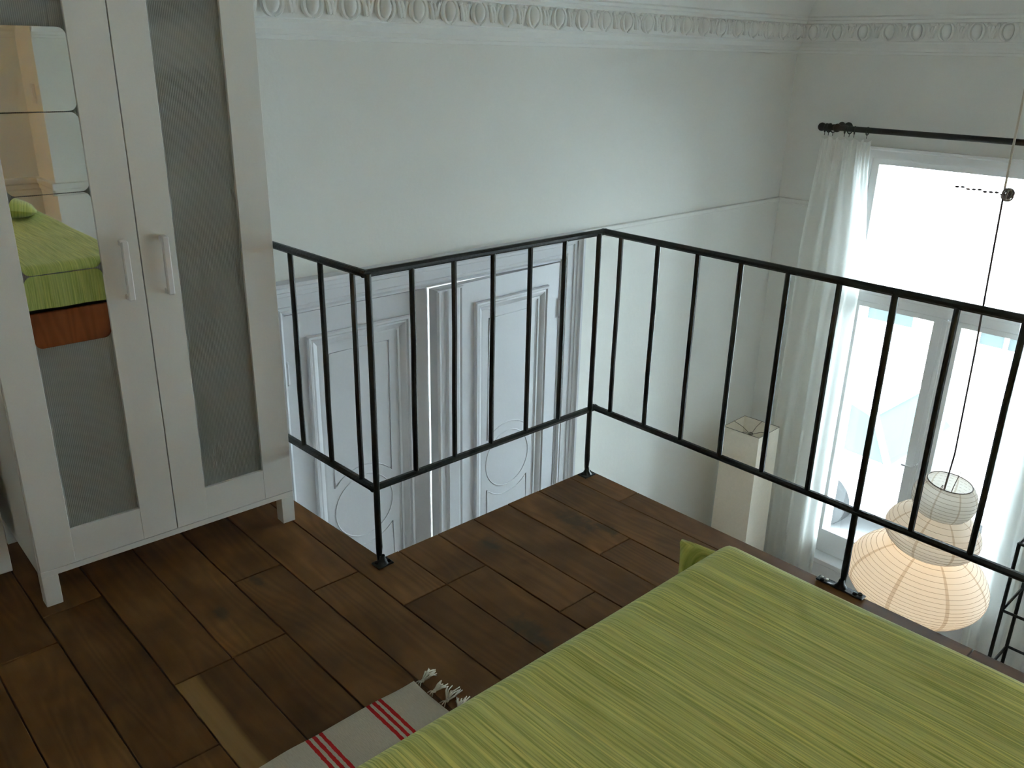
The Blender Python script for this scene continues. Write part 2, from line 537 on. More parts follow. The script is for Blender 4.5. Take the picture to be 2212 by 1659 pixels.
# ------------------------------------------------------------------ mesh helpers
class MB:
    def __init__(s):
        s.v, s.f = [], []
    def add(s, vs, fs):
        n = len(s.v)
        s.v += [tuple(v) for v in vs]
        s.f += [tuple(i + n for i in f) for f in fs]
        return s
    def box(s, x0, x1, y0, y1, z0, z1, c=0.0):
        if c <= 0:
            vs = [(x, y, z) for z in (z0, z1) for y in (y0, y1) for x in (x0, x1)]
            return s.add(vs, [(0, 2, 3, 1), (4, 5, 7, 6), (0, 1, 5, 4), (2, 6, 7, 3), (0, 4, 6, 2), (1, 3, 7, 5)])
        # box with every edge chamfered by c
        vs, idx = [], {}
        X, Y, Z = (x0, x1), (y0, y1), (z0, z1)
        for i in (0, 1):
            for j in (0, 1):
                for k in (0, 1):
                    sx, sy, sz = (1 - 2 * i) * c, (1 - 2 * j) * c, (1 - 2 * k) * c
                    idx[i, j, k, 0] = len(vs); vs.append((X[i], Y[j] + sy, Z[k] + sz))
                    idx[i, j, k, 1] = len(vs); vs.append((X[i] + sx, Y[j], Z[k] + sz))
                    idx[i, j, k, 2] = len(vs); vs.append((X[i] + sx, Y[j] + sy, Z[k]))
        fs = []
        for i in (0, 1):
            fs.append([idx[i, 0, 0, 0], idx[i, 1, 0, 0], idx[i, 1, 1, 0], idx[i, 0, 1, 0]][::(-1 if i == 0 else 1)])
            fs.append([idx[0, i, 0, 1], idx[0, i, 1, 1], idx[1, i, 1, 1], idx[1, i, 0, 1]][::(-1 if i == 0 else 1)])
            fs.append([idx[0, 0, i, 2], idx[1, 0, i, 2], idx[1, 1, i, 2], idx[0, 1, i, 2]][::(-1 if i == 0 else 1)])
        for i in (0, 1):
            for j in (0, 1):
                fs.append([idx[i, j, 0, 0], idx[i, j, 1, 0], idx[i, j, 1, 1], idx[i, j, 0, 1]])
                fs.append([idx[i, 0, j, 0], idx[i, 1, j, 0], idx[i, 1, j, 2], idx[i, 0, j, 2]])
                fs.append([idx[0, i, j, 1], idx[1, i, j, 1], idx[1, i, j, 2], idx[0, i, j, 2]])
                for k in (0, 1):
                    fs.append([idx[i, j, k, 0], idx[i, j, k, 1], idx[i, j, k, 2]])
        return s.add(vs, fs)
    def tube(s, pts, r, n=8, closed=False, caps=True):
        pts = [Vector(p) for p in pts]
        N = len(pts)
        rings = []
        prev = None
        for i, p in enumerate(pts):
            if closed:
                t = (pts[(i + 1) % N] - pts[i - 1]).normalized()
            else:
                t = (pts[min(i + 1, N - 1)] - pts[max(i - 1, 0)]).normalized()
            if prev is None:
                a = Vector((0, 0, 1)) if abs(t.z) < 0.9 else Vector((1, 0, 0))
                a = (a - t * a.dot(t)).normalized()
            else:
                a = (prev - t * prev.dot(t)).normalized()
            prev = a
            b = t.cross(a)
            rr = r[i] if isinstance(r, (list, tuple)) else r
            rings.append([p + (a * cos(2 * pi * k / n) + b * sin(2 * pi * k / n)) * rr for k in range(n)])
        vs = [v for q in rings for v in q]
        fs = []
        for i in range(N if closed else N - 1):
            j = (i + 1) % N
            for k in range(n):
                l = (k + 1) % n
                fs.append((i * n + k, i * n + l, j * n + l, j * n + k))
        if caps and not closed:
            fs.append(tuple(range(n))[::-1])
            fs.append(tuple((N - 1) * n + k for k in range(n)))
        return s.add(vs, fs)
    def lathe(s, prof, n=24, c=(0, 0, 0), axis='Z'):
        vs, fs = [], []
        for (r, z) in prof:
            for k in range(n):
                a = 2 * pi * k / n
                q = (r * cos(a), r * sin(a), z)
                if axis == 'X':
                    q = (z, q[0], q[1])
                elif axis == 'Y':
                    q = (q[1], z, q[0])
                vs.append((q[0] + c[0], q[1] + c[1], q[2] + c[2]))
        for i in range(len(prof) - 1):
            for k in range(n):
                l = (k + 1) % n
                fs.append((i * n + k, i * n + l, (i + 1) * n + l, (i + 1) * n + k))
        return s.add(vs, fs)
    def ball(s, c, r, n=12, sc=(1, 1, 1)):
        m = n // 2
        prof = [(max(1e-4, r * sin(pi * i / m)), -r * cos(pi * i / m)) for i in range(m + 1)]
        b = MB().lathe(prof, n)
        return s.add([(x * sc[0] + c[0], y * sc[1] + c[1], z * sc[2] + c[2]) for x, y, z in b.v], b.f)
    def prism(s, poly, z0, z1, chamfer=0.0):
        n = len(poly)
        if chamfer:
            cx = sum(p[0] for p in poly) / n
            cy = sum(p[1] for p in poly) / n
            inn = []
            for i in range(n):
                a, b, c2 = Vector(poly[i - 1]), Vector(poly[i]), Vector(poly[(i + 1) % n])
                e1, e2 = (b - a).normalized(), (c2 - b).normalized()
                n1, n2 = Vector((-e1.y, e1.x)), Vector((-e2.y, e2.x))
                inn.append(b + (n1 + n2) * chamfer / max(0.2, 1 + n1.dot(n2)))
            vs = [(*p, z0) for p in poly] + [(*p, z1 - chamfer) for p in poly] + [(p.x, p.y, z1) for p in inn]
            fs = [tuple(range(n))[::-1], tuple(range(2 * n, 3 * n))]
            for l in (0, n):
                fs += [(l + i, l + (i + 1) % n, l + n + (i + 1) % n, l + n + i) for i in range(n)]
        else:
            vs = [(*p, z0) for p in poly] + [(*p, z1) for p in poly]
            fs = [tuple(range(n))[::-1], tuple(range(n, 2 * n))]
            fs += [(i, (i + 1) % n, n + (i + 1) % n, n + i) for i in range(n)]
        return s.add(vs, fs)
    def sweep(s, prof, path, closed=False, frame=None):
        """prof: (a, b) offsets; path: list of (point, dirA, dirB)"""
        n = len(prof)
        vs, fs = [], []
        for (p, da, db) in path:
            p, da, db = Vector(p), Vector(da), Vector(db)
            vs += [p + da * a + db * b for a, b in prof]
        N = len(path)
        for i in range(N if closed else N - 1):
            j = (i + 1) % N
            for k in range(n - 1):
                fs.append((i * n + k, j * n + k, j * n + k + 1, i * n + k + 1))
        return s.add(vs, fs)
    def grid(s, fn, nu, nv):
        vs = [fn(i / nu, j / nv) for j in range(nv + 1) for i in range(nu + 1)]
        fs = [(j * (nu + 1) + i, j * (nu + 1) + i + 1, (j + 1) * (nu + 1) + i + 1, (j + 1) * (nu + 1) + i)
              for j in range(nv) for i in range(nu)]
        return s.add(vs, fs)
    def mesh(s, name, mat, smooth=False):
        me = bpy.data.meshes.new(name)
        me.from_pydata(s.v, [], s.f)
        me.validate()
        me.materials.append(MT[mat] if isinstance(mat, str) else mat)
        if smooth:
            me.shade_smooth()
            if smooth != 'all':
                try:
                    me.set_sharp_from_angle(angle=rad(smooth if smooth is not True else 40))
                except Exception:
                    pass
        me.update()
        return me
    def obj(s, name, mat, parent=None, smooth=False, loc=None):
        o = bpy.data.objects.new(name, s.mesh(name, mat, smooth))
        COL.objects.link(o)
        o.parent = parent
        if loc is not None:
            o.location = loc
        return o

def tag(o, label, cat=None, group=None, kind=None):
    if label:
        o['label'] = label
    if cat:
        o['category'] = cat
    if group:
        o['group'] = group
    if kind:
        o['kind'] = kind
    return o

def empty(name, loc=(0, 0, 0), rz=0.0, parent=None):
    o = bpy.data.objects.new(name, None)
    o.empty_display_size = 0.1
    COL.objects.link(o)
    o.location = loc
    o.rotation_euler = (0, 0, rz)
    o.parent = parent
    return o

def inst(name, me, parent, loc=(0, 0, 0), rot=(0, 0, 0), sc=(1, 1, 1)):
    o = bpy.data.objects.new(name, me)
    COL.objects.link(o)
    o.parent = parent
    o.location = loc
    o.rotation_euler = rot
    o.scale = sc
    return o

def solidify(o, t, offset=0.0):
    md = o.modifiers.new('thickness', 'SOLIDIFY')
    md.thickness = t
    md.offset = offset

def struct(o, label):
    return tag(o, label, None, None, 'structure')

rnd = random.Random(7)

# ================================================================== SETTING
# lower floor, ceiling
struct(MB().box(XB - WT, XW + WT, YR - WT, YW + WT + 1.4, ZG - 0.12, ZG).obj('floor_ground', 'lowfloor'),
       'dark wooden floor of the room below the loft')
struct(MB().box(XB - WT, XW + WT, YR - WT, YW + WT + 1.4, ZC, ZC + 0.15).obj('ceiling', 'wall'),
       'white plaster ceiling above the loft')

# door wall with the opening of the double door
DX0, DX1, DZ1 = -0.672, 1.045, 0.50
wl = MB()
wl.box(XB - WT, DX0, YW, YW + WT, ZG, ZC)
wl.box(DX1, XW + WT, YW, YW + WT, ZG, ZC)
wl.box(DX0, DX1, YW, YW + WT, DZ1, ZC)
struct(wl.obj('wall_left', 'wall'), 'white plaster wall around the panelled double door')
ph = MB()
ph.box(XB, XW, YW + 1.3, YW + 1.4, ZG, ZC)
ph.box(XB - WT, XB, YW + WT, YW + 1.4, ZG, ZC)
ph.box(XW, XW + WT, YW + WT, YW + 1.4, ZG, -2.0)
struct(ph.obj('wall_passage', 'hall'), 'wall of the passage behind the double door')
# window wall
wr = MB()
ys = sorted([YR - WT, YW] + [v for w_ in WIN for v in w_])
wr.box(XW, XW + WT, ys[0], ys[1], ZG, ZC)
wr.box(XW, XW + WT, ys[2], ys[3], ZG, ZC)
wr.box(XW, XW + WT, ys[4], ys[5], ZG, ZC)
for a, b_ in WIN:
    wr.box(XW, XW + WT, a, b_, ZG, WZ0)
    wr.box(XW, XW + WT, a, b_, WZ1, ZC)
struct(wr.obj('wall_right', 'wall'), 'white plaster wall with the tall windows')
# wall beyond the bed: recessed part and projecting part
struct(MB().box(XB - WT, XC, YR - WT, YR, ZG, ZC).obj('wall_rear', 'wall'),
       'white wall in the recess beyond the bed')
wp = MB().box(XC, XW + WT, YR - WT, YP, ZG, ZC)
struct(wp.obj('wall_rear_projection', 'wall'), 'white projecting wall beside the recess')
struct(MB().box(XB - WT, XB, YR - WT, YW + WT, ZG, ZC).obj('wall_back', 'wall'), 'white wall behind the bed head')

# ------------------------------------------------------------------ cornices
CPROF = [(0.0, 1.590), (0.012, 1.592), (0.014, 1.606), (0.022, 1.610), (0.024, 1.628), (0.040, 1.642), (0.050, 1.652),
         (0.052, 1.664), (0.064, 1.668), (0.070, 1.680), (0.078, 1.72), (0.084, 1.765), (0.098, 1.770), (0.100, 1.785),
         (0.112, 1.790), (0.116, 1.803), (0.112, 1.812), (0.118, 1.822), (0.150, 1.865), (0.20, 1.905), (0.255, 1.930),
         (0.262, 1.945), (0.285, 1.950), (0.288, 1.972), (0.31, 1.98), (0.318, 2.01), (0.34, 2.02), (0.345, ZC)]

def cornice(name, p0, p1, inward, label):
    p0, p1, inw = Vector(p0), Vector(p1), Vector(inward)
    b = MB()
    b.sweep(CPROF, [(p0, inw, (0, 0, 1)), (p1, inw, (0, 0, 1))])
    o = b.obj(name, 'stucco', None, 30)
    return struct(o, label)
c_left = cornice('trim_1', (XB, YW, 0), (XW, YW, 0), (0, -1, 0), 'stucco cornice with egg ornament over the door wall')
c_right = cornice('trim_2', (XW, YW, 0), (XW, YP, 0), (-1, 0, 0), 'stucco cornice with egg ornament over the window wall')
cornice('trim_3', (XC, YP, 0), (XW, YP, 0), (0, 1, 0), 'plain stucco cornice on the projecting rear wall')
cornice('trim_4', (XB, YR, 0), (XC, YR, 0), (0, 1, 0), 'plain stucco cornice in the rear recess')
cornice('trim_5', (XB, YR, 0), (XB, YW, 0), (1, 0, 0), 'plain stucco cornice over the bed head wall')

# egg-and-leaf ornament (local: wall at y=0, outward -y)
egg = MB().ball((0, -0.010, 0), 0.030, 14, (0.95, 1.0, 1.36)).mesh('egg_ornament', 'stucco', True)
shell = MB()
for q in range(2):
    s_ = -1 if q else 1
    shell.tube([(s_ * 0.040 * cos(t), -0.014, 0.050 * sin(t) - 0.002) for t in [rad(-80 + 145 * k / 12) for k in range(13)]],
               [0.004 + 0.008 * sin(pi * k / 12) for k in range(13)], 6)
shell_m = shell.mesh('egg_shell', 'stucco', True)
leaf = MB()
leaf.ball((0, -0.008, -0.004), 0.015, 10, (0.95, 1.2, 2.4))
for s_ in (-1, 1):
    leaf.tube([(s_ * (0.006 + 0.020 * (k / 6)), -0.010 - 0.004 * sin(pi * k / 6), -0.036 + 0.072 * (k / 6) ** 0.8) for k in range(7)],
              [0.010, 0.012, 0.011, 0.009, 0.010, 0.012, 0.006], 6)
    leaf.ball((s_ * 0.026, -0.014, 0.034), 0.012, 8)
leaf_m = leaf.mesh('leaf_ornament', 'stucco', True)
PITCH = 0.169
def eggs(parent, start, step, count, rz):
    for k in range(count):
        for off, me, nm in ((0, egg, 'egg_ornament'), (0, shell_m, 'egg_shell'), (0.5, leaf_m, 'leaf_ornament')):
            p_ = Vector(start) + Vector(step) * (k + off)
            inst(nm, me, parent, p_, (0, 0, rz))
eggs(c_left, (-1.325, YW - 0.070, 1.722), (PITCH, 0, 0), 27, 0)
eggs(c_right, (XW - 0.070, 1.055, 1.722), (0, -PITCH, 0), 26, -pi / 2)

# ------------------------------------------------------------------ chair rails
RPROF = [(0.0, 0.600), (0.010, 0.603), (0.012, 0.612), (0.020, 0.618), (0.024, 0.630), (0.022, 0.640), (0.0, 0.643)]
def rail(name, segs, label):
    b = MB()
    for (p0, p1, inw) in segs:
        b.sweep(RPROF, [(Vector(p0), Vector(inw), (0, 0, 1)), (Vector(p1), Vector(inw), (0, 0, 1))])
    return struct(b.obj(name, 'wall', None, 30), label)
rail('trim_6', [((DX1 + 0.145, YW, 0), (XW, YW, 0), (0, -1, 0))], 'thin chair rail from the door casing to the corner')
rail('trim_7', [((XW, YW, 0), (XW, WIN[0][1] + 0.09, 0), (-1, 0, 0)), ((XW, WIN[0][0] - 0.09, 0), (XW, WIN[1][1] + 0.09, 0), (-1, 0, 0))],
     'thin chair rail between the windows')
b = MB()
RB = [(a * 1.2, z) for a, z in [(0.0, 0.56), (0.010, 0.57), (0.012, 0.60), (0.020, 0.61), (0.024, 0.635), (0.022, 0.645), (0.0, 0.65)]]
for (p0, p1, inw) in [((XB, YR, 0), (XC, YR, 0), (0, 1, 0)), ((XC, YR, 0), (XC, YP + 0.028, 0), (-1, 0, 0))]:
    b.sweep(RB, [(Vector(p0), Vector(inw), (0, 0, 1)), (Vector(p1), Vector(inw), (0, 0, 1))])
struct(b.obj('trim_8', 'wall', None, 30), 'moulded chair rail running round the recess beyond the bed')
b = MB()
b.sweep(RB, [(Vector((XC - 0.03, YP, 0)), Vector((0, 1, 0)), (0, 0, 1)), (Vector((XW, YP, 0)), Vector((0, 1, 0)), (0, 0, 1))])
struct(b.obj('trim_9', 'wall', None, 30), 'white moulded chair rail on the projecting rear wall')

# ------------------------------------------------------------------ double door
door = empty('door_1', (0, YW, ZG))
struct(door, 'white panelled double door with moulded casing, right leaf ajar')
# casing (architrave) swept round the opening
APROF = [(0.0, 0.0), (0.0, -0.012), (0.012, -0.020), (0.024, -0.016), (0.030, -0.020), (0.072, -0.022), (0.076, -0.028), (0.092, -0.030),
         (0.096, -0.036), (0.114, -0.040), (0.122, -0.050), (0.136, -0.052), (0.140, -0.040), (0.140, 0.0)]
zt = DZ1 - ZG
pa = [((DX0, 0, 0), (-1, 0, 0), (0, 1, 0)), ((DX0, 0, zt), (-1, 0, 1), (0, 1, 0)), ((DX1, 0, zt), (1, 0, 1), (0, 1, 0)), ((DX1, 0, 0), (1, 0, 0), (0, 1, 0))]
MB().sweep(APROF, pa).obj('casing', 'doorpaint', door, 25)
# jamb lining
jl = MB()
jl.box(DX0 - 0.002, DX0 + 0.012, -0.004, WT, 0, zt)
jl.box(DX1 - 0.012, DX1 + 0.002, -0.004, WT, 0, zt)
jl.box(DX0, DX1, -0.004, WT, zt - 0.012, zt + 0.002)
jl.obj('jamb_lining', 'doorpaint', door)

def bead(b, pts, r=0.0036, closed=False):
    b.tube([(x, y, z) for x, y, z in pts], r, 6, closed)

def frame_path(x0, x1, z0, z1):
    return [((x0, 0, z0), (1, 0, 1), (0, -1, 0)), ((x0, 0, z1), (1, 0, -1), (0, -1, 0)),
            ((x1, 0, z1), (-1, 0, -1), (0, -1, 0)), ((x1, 0, z0), (-1, 0, 1), (0, -1, 0))]
BOL = [(0.0, 0.0), (0.0, 0.012), (0.006, 0.018), (0.016, 0.018), (0.022, 0.010), (0.030, 0.012), (0.046, 0.004), (0.056, -0.004), (0.060, -0.003), (0.068, -0.003), (0.070, -0.008), (0.078, -0.008)]

def leaf_door(parent, name, loc, rz, x0, x1, px0, px1, circle, hinge_x, strip):
    """local: x along leaf, face at y=0 (towards the room -y), z from the lower floor"""
    lf = empty(name, loc, rz, parent)
    top = 0.482 - ZG
    pz0, pz1 = 1.02, 0.368 - ZG
    slab = MB()
    # stiles and rails round the panel openings
    for (a, b_, c_, d_) in [(x0, px0, 0.012, top), (px1, x1, 0.012, top), (px0, px1, pz1, top), (px0, px1, 0.80, pz0), (px0, px1, 0.012, 0.22)]:
        slab.box(a, b_, 0, 0.042, c_, d_)
    slab.box(px0, px1, 0.010, 0.034, 0.22, 0.80)
    slab.box(px0, px1, 0.010, 0.034, pz0, pz1)
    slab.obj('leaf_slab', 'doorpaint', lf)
    MB().sweep(BOL, frame_path(px0 - 0.004, px1 + 0.004, pz0 - 0.004, pz1 + 0.004), closed=True).obj('panel_moulding', 'doorpaint', lf, 25)
    MB().sweep(BOL, frame_path(px0 - 0.004, px1 + 0.004, 0.216, 0.804), closed=True).obj('panel_moulding', 'doorpaint', lf, 25)
    # thin relief beads: upper field, circle, lower field
    ix0, ix1 = px0 + 0.112, px1 - 0.112
    cx, cz, R_ = circle
    cz -= ZG
    y = 0.010
    h = (ix1 - ix0) / 2
    R2 = 0.222
    dz = math.sqrt(max(0.0, R2 * R2 - h * h))
    arc_t = [(cx + R2 * cos(t), y, cz + R2 * sin(t)) for t in [math.atan2(dz, h) + (pi - 2 * math.atan2(dz, h)) * k / 14 for k in range(15)]]
    b1 = MB()
    bead(b1, [(ix0, y, pz1 - 0.105), (ix1, y, pz1 - 0.105)] + arc_t, closed=True)
    b1.obj('relief_bead', 'doorpaint', lf, 'all')
    b2 = MB()
    arc_b = [(cx - (q[0] - cx), y, 2 * cz - q[2]) for q in arc_t]
    bead(b2, [(ix1, y, pz0 + 0.105), (ix0, y, pz0 + 0.105)] + arc_b, closed=True)
    b2.obj('relief_bead', 'doorpaint', lf, 'all')
    b3 = MB()
    bead(b3, [(cx + R_ * cos(2 * pi * k / 40), y, cz + R_ * sin(2 * pi * k / 40)) for k in range(40)], closed=True)
    b3.obj('relief_circle', 'doorpaint', lf, 'all')
    for hz in (0.222 - ZG, 1.35, 0.30):
        hb = MB().tube([(hinge_x, -0.006, hz - 0.045), (hinge_x, -0.006, hz + 0.045)], 0.009, 8)
        hb.ball((hinge_x, -0.006, hz + 0.05), 0.009, 8).ball((hinge_x, -0.006, hz - 0.05), 0.009, 8)
        hb.obj('hinge', 'doorpaint', lf, True)
    if strip:
        a, b_ = strip
        sp_ = [(0, 0), (0.0, 0.014), (0.010, 0.020), (0.020, 0.020), (0.026, 0.010), (0.034, 0.012), (0.050, 0.012), (0.054, 0.020), (0.060, 0.024),
               (0.120, 0.024), (0.128, 0.014), (0.138, 0.010), (0.146, 0.016), (0.152, 0.0)]
        k = (b_ - a) / 0.152
        MB().sweep([(q[0] * k, q[1]) for q in sp_], [((a, 0, 0.012), (1, 0, 0), (0, -1, 0)), ((a, 0, top - 0.002), (1, 0, 0), (0, -1, 0))]).obj('astragal', 'doorpaint', lf, 25)
        c = MB().box(a, b_, -0.022, 0.0, top - 0.010, top - 0.002)
        c.obj('astragal_cap', 'doorpaint', lf)
    return lf
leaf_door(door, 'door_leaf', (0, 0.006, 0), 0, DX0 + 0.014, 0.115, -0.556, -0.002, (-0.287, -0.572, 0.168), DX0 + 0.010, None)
# right leaf hangs from its right edge and stands a little open towards the room
AJ = rad(2.8)
pivot = Vector((1.030, -0.004, 0))
lr = leaf_door(door, 'door_leaf', (0, 0, 0), 0, 0.118 - pivot.x, 1.026 - pivot.x, 0.384 - pivot.x, 0.928 - pivot.x,
               (0.650 - pivot.x, -0.590, 0.168), 0.002, (0.118 - pivot.x, 0.290 - pivot.x))
lr.location = pivot
lr.rotation_euler = (0, 0, AJ)

# ------------------------------------------------------------------ windows
def window(idx, y0, y1):
    w = empty('window_1' if idx == 1 else 'window_2_offscreen', (XW, (y0 + y1) / 2, WZ0))
    hw = (y1 - y0) / 2
    zt_ = WZ1 - WZ0
    struct(w, 'tall white window with a fixed top light and two casements' if idx == 1 else 'second tall white window along the same wall')
    fr = MB()
    fr.box(0.0, 0.075, -hw, -hw + 0.045, 0, zt_)
    fr.box(0.0, 0.075, hw - 0.045, hw, 0, zt_)
    fr.box(0.0, 0.075, -hw + 0.045, hw - 0.045, zt_ - 0.036, zt_)
    fr.box(0.0, 0.075, -hw + 0.045, hw - 0.045, 0, 0.05)
    fr.obj('window_frame', 'winpaint', w)
    tz0, tz1 = 0.035 - WZ0, 0.135 - WZ0
    tr = MB().box(-0.012, 0.078, -hw + 0.0455, hw - 0.0455, tz0 + 0.001, tz1, 0.006)
    tr.box(-0.024, -0.0125, -hw + 0.046, hw - 0.046, tz0 + 0.06, tz1 - 0.01, 0.004)
    tr.obj('transom', 'winpaint', w)
    MB().box(0.036, 0.042, -hw + 0.045, hw - 0.045, tz1, zt_ - 0.036).obj('glass_pane', 'pane', w)
    # casements
    for s_ in (-1, 1):
        a, b_ = (0.004, hw - 0.045) if s_ > 0 else (-hw + 0.045, -0.004)
        c = empty('casement', (0, 0, 0), 0, w)
        cf = MB()
        z0_, z1_ = 0.05, tz0
        cf.box(-0.006, 0.055, a, a + (0.082 if s_ > 0 else 0.030), z0_, z1_)
        cf.box(-0.006, 0.055, b_ - (0.030 if s_ > 0 else 0.082), b_, z0_, z1_)
        ai, bi = a + (0.082 if s_ > 0 else 0.030), b_ - (0.030 if s_ > 0 else 0.082)
        cf.box(-0.006, 0.055, ai, bi, z1_ - 0.032, z1_)
        cf.box(-0.006, 0.055, ai, bi, z0_, z0_ + 0.135)
        cf.obj('casement_frame', 'winpaint', c)
        MB().box(0.02, 0.025, a + 0.02, b_ - 0.02, z0_ + 0.12, z1_ - 0.02).obj('glass_pane', 'pane', c)
    mb = MB().box(-0.022, -0.0065, -0.028, 0.028, 0.052, tz0 - 0.004, 0.004)
    mb.tube([(-0.022, 0.0, 0.16), (-0.022, 0.0, tz0 - 0.02)], 0.008, 8)
    mb.obj('meeting_stile', 'winpaint', w)
    hd = MB().tube([(-0.022, 0.0, 0.95), (-0.06, 0.0, 0.95)], 0.008, 8)
    hd.tube([(-0.06, 0.0, 0.95), (-0.062, 0.02, 0.93), (-0.062, 0.09, 0.925)], 0.008, 8)
    hd.obj('window_handle', 'winpaint', w, True)
    # interior casing
    ca = MB()
    CP = [(0, 0), (0, -0.016), (0.02, -0.022), (0.05, -0.020), (0.058, -0.028), (0.072, -0.026), (0.072, 0)]
    ca.sweep(CP, [((0, -hw, 0), (0, -1, 0), (1, 0, 0)), ((0, -hw, zt_), (0, -1, 1), (1, 0, 0)), ((0, hw, zt_), (0, 1, 1), (1, 0, 0)), ((0, hw, 0), (0, 1, 0), (1, 0, 0))])
    ca.obj('window_casing', 'winpaint', w, 25)
    # deep sill box
    sb = MB().box(-0.118, 0.0, -hw - 0.02, hw - 0.03, -0.045, 0.0, 0.006)
    sb.obj('window_sill', 'radiator', w)
    gb = MB()
    gb.box(-0.10, -0.085, -hw, hw - 0.05, ZG - WZ0, -0.045)
    gb.box(-0.085, 0.0, -hw, -hw + 0.02, ZG - WZ0, -0.045)
    gb.box(-0.085, 0.0, hw - 0.07, hw - 0.05, ZG - WZ0, -0.045)
    gb.obj('radiator_cover', 'radiator', w)
    # exterior stone sill
    MB().box(0.08, WT + 0.06, -hw - 0.03, hw + 0.03, -0.06, 0.0).obj('exterior_sill', 'facade_stone', w)
    return w
window(1, *WIN[0])
window(2, *WIN[1])

# ------------------------------------------------------------------ loft floor
XE = -1.0            # edge beside the stairwell, leaning by RA
RA = -0.040
slabpoly = [(XB, YR), (XC, YR), (XC, YP), (0.0, YP), (0, 0), (XE, 0), (XE + RA * YW, YW), (XB, YW)]
floor = MB().prism(slabpoly, -0.24, -0.024).obj('floor', 'slab')
struct(floor, 'loft floor of wide dark oak planks')
seams = [0.0, -0.111, -0.2815, -0.441, -0.608, -0.768, -0.933, -1.100, -1.267, -1.430, -1.594, -1.757, -1.925, -2.085]
while seams[-1] > XB:
    seams.append(seams[-1] - 0.165)
seams[-1] = XB
known = {0: [-0.257, -1.49], 2: [-0.455], 4: [-0.59], 5: [-0.255], 6: [-0.258], 7: [-0.016], 9: [-0.146], 10: [-0.15], 11: [-0.422], 12: [0.233], 13: [-0.62]}
G = 0.0018
for i in range(len(seams) - 1):
    xr, xl_ = seams[i] - G, seams[i + 1] + G
    if seams[i + 1] == XB and seams[i] - XB < 0.03:
        continue
    ytop = 0.0 if i < 6 else YW
    ybot = YP if seams[i + 1] > XC - 0.05 else YR
    js = list(known.get(i, []))
    if not js:
        js = [rnd.uniform(-1.0, -0.75)]
    while js[-1] - 1.25 > ybot + 0.2:
        js.append(js[-1] - rnd.uniform(1.0, 1.5))
    js = [j for j in js if j > ybot + 0.1]
    if ytop - js[0] > 1.6:
        js.insert(0, js[0] + rnd.uniform(0.8, 1.1))
    ys_ = [ytop] + js + [ybot]
    for k in range(len(ys_) - 1):
        ya, yb = ys_[k], ys_[k + 1]
        ya -= G if k else 0
        yb += G if k < len(ys_) - 2 else 0
        if i == 6 and k == 0:      # plank notched round the stairwell corner
            poly = [(xl_, yb), (xr, yb), (xr, 0.0), (XE, 0.0), (XE + RA * YW, YW), (xl_, YW)]
        else:
            poly = [(xl_, yb), (xr, yb), (xr, ya), (xl_, ya)]
        cx = sum(p_[0] for p_ in poly) / len(poly)
        cy = sum(p_[1] for p_ in poly) / len(poly)
        dz = rnd.uniform(-0.0012, 0.0)
        pb = MB().prism([(p_[0] - cx, p_[1] - cy) for p_ in poly], -0.024, dz, 0.0014)
        po = pb.obj('plank', 'plank_sap' if (i == 10 and k == 1) else 'plank', floor, False, (cx, cy, 0))
        tone = {(2, 0): 0.85, (2, 1): 0.30, (3, 0): 0.45, (4, 0): 0.45, (5, 0): 0.62, (5, 1): 0.42, (7, 0): 0.75, (7, 1): 0.40, (6, 0): 0.6, (6, 1): 0.3,
                (9, 0): 0.72, (9, 1): 0.15, (10, 0): 0.35, (10, 1): 0.3, (12, 1): 0.6, (12, 0): 0.35, (11, 0): 0.5, (0, 0): 0.8, (1, 0): 0.55}.get((i, k), rnd.uniform(0.15, 0.8))
        po.color = (1, 1, 1, tone)

# ================================================================== THINGS
# ------------------------------------------------------------------ wardrobe
WA = -0.020
wd = empty('wardrobe', (-1.8997, 0.4207, 0), WA)
tag(wd, 'tall white two-door wardrobe with ribbed frosted panels and mirror tiles', 'wardrobe')
WW, WD, WHT = 0.81, 0.50, 1.80
D = 0.02     # door thickness
body = MB()
body.box(0.0, 0.018, D + 0.002, WD, 0.100, WHT)
body.box(WW - 0.018, WW, D + 0.002, WD, 0.100, WHT)
body.box(0.018, WW - 0.018, D + 0.002, WD, WHT - 0.02, WHT)
body.box(0.018, WW - 0.018, D + 0.002, WD, 0.100, 0.120)
body.box(0.018, WW - 0.018, WD - 0.008, WD, 0.120, WHT - 0.02)
body.obj('carcass', 'wardrobe', wd)
MB().box(0.0, WW, 0.0, 0.024, 0.098, 0.1165, 0.001).obj('bottom_rail', 'wardrobe', wd)
MB().box(0.018, WW - 0.018, 0.06, WD - 0.01, 1.500, 1.518).obj('shelf', 'wardrobe', wd)
MB().tube([(0.018, 0.26, 1.44), (WW - 0.018, 0.26, 1.44)], 0.012, 10).obj('hanging_rail', 'screw', wd, True)
for (lx, ly) in ((0.0, 0.0), (WW - 0.045, 0.0), (0.0, WD - 0.045), (WW - 0.045, WD - 0.045)):
    MB().box(lx, lx + 0.045, ly, ly + 0.045, 0.0, 0.098, 0.001).obj('leg', 'wardrobe', wd)
PZ0, PZ1 = 0.227, 1.705
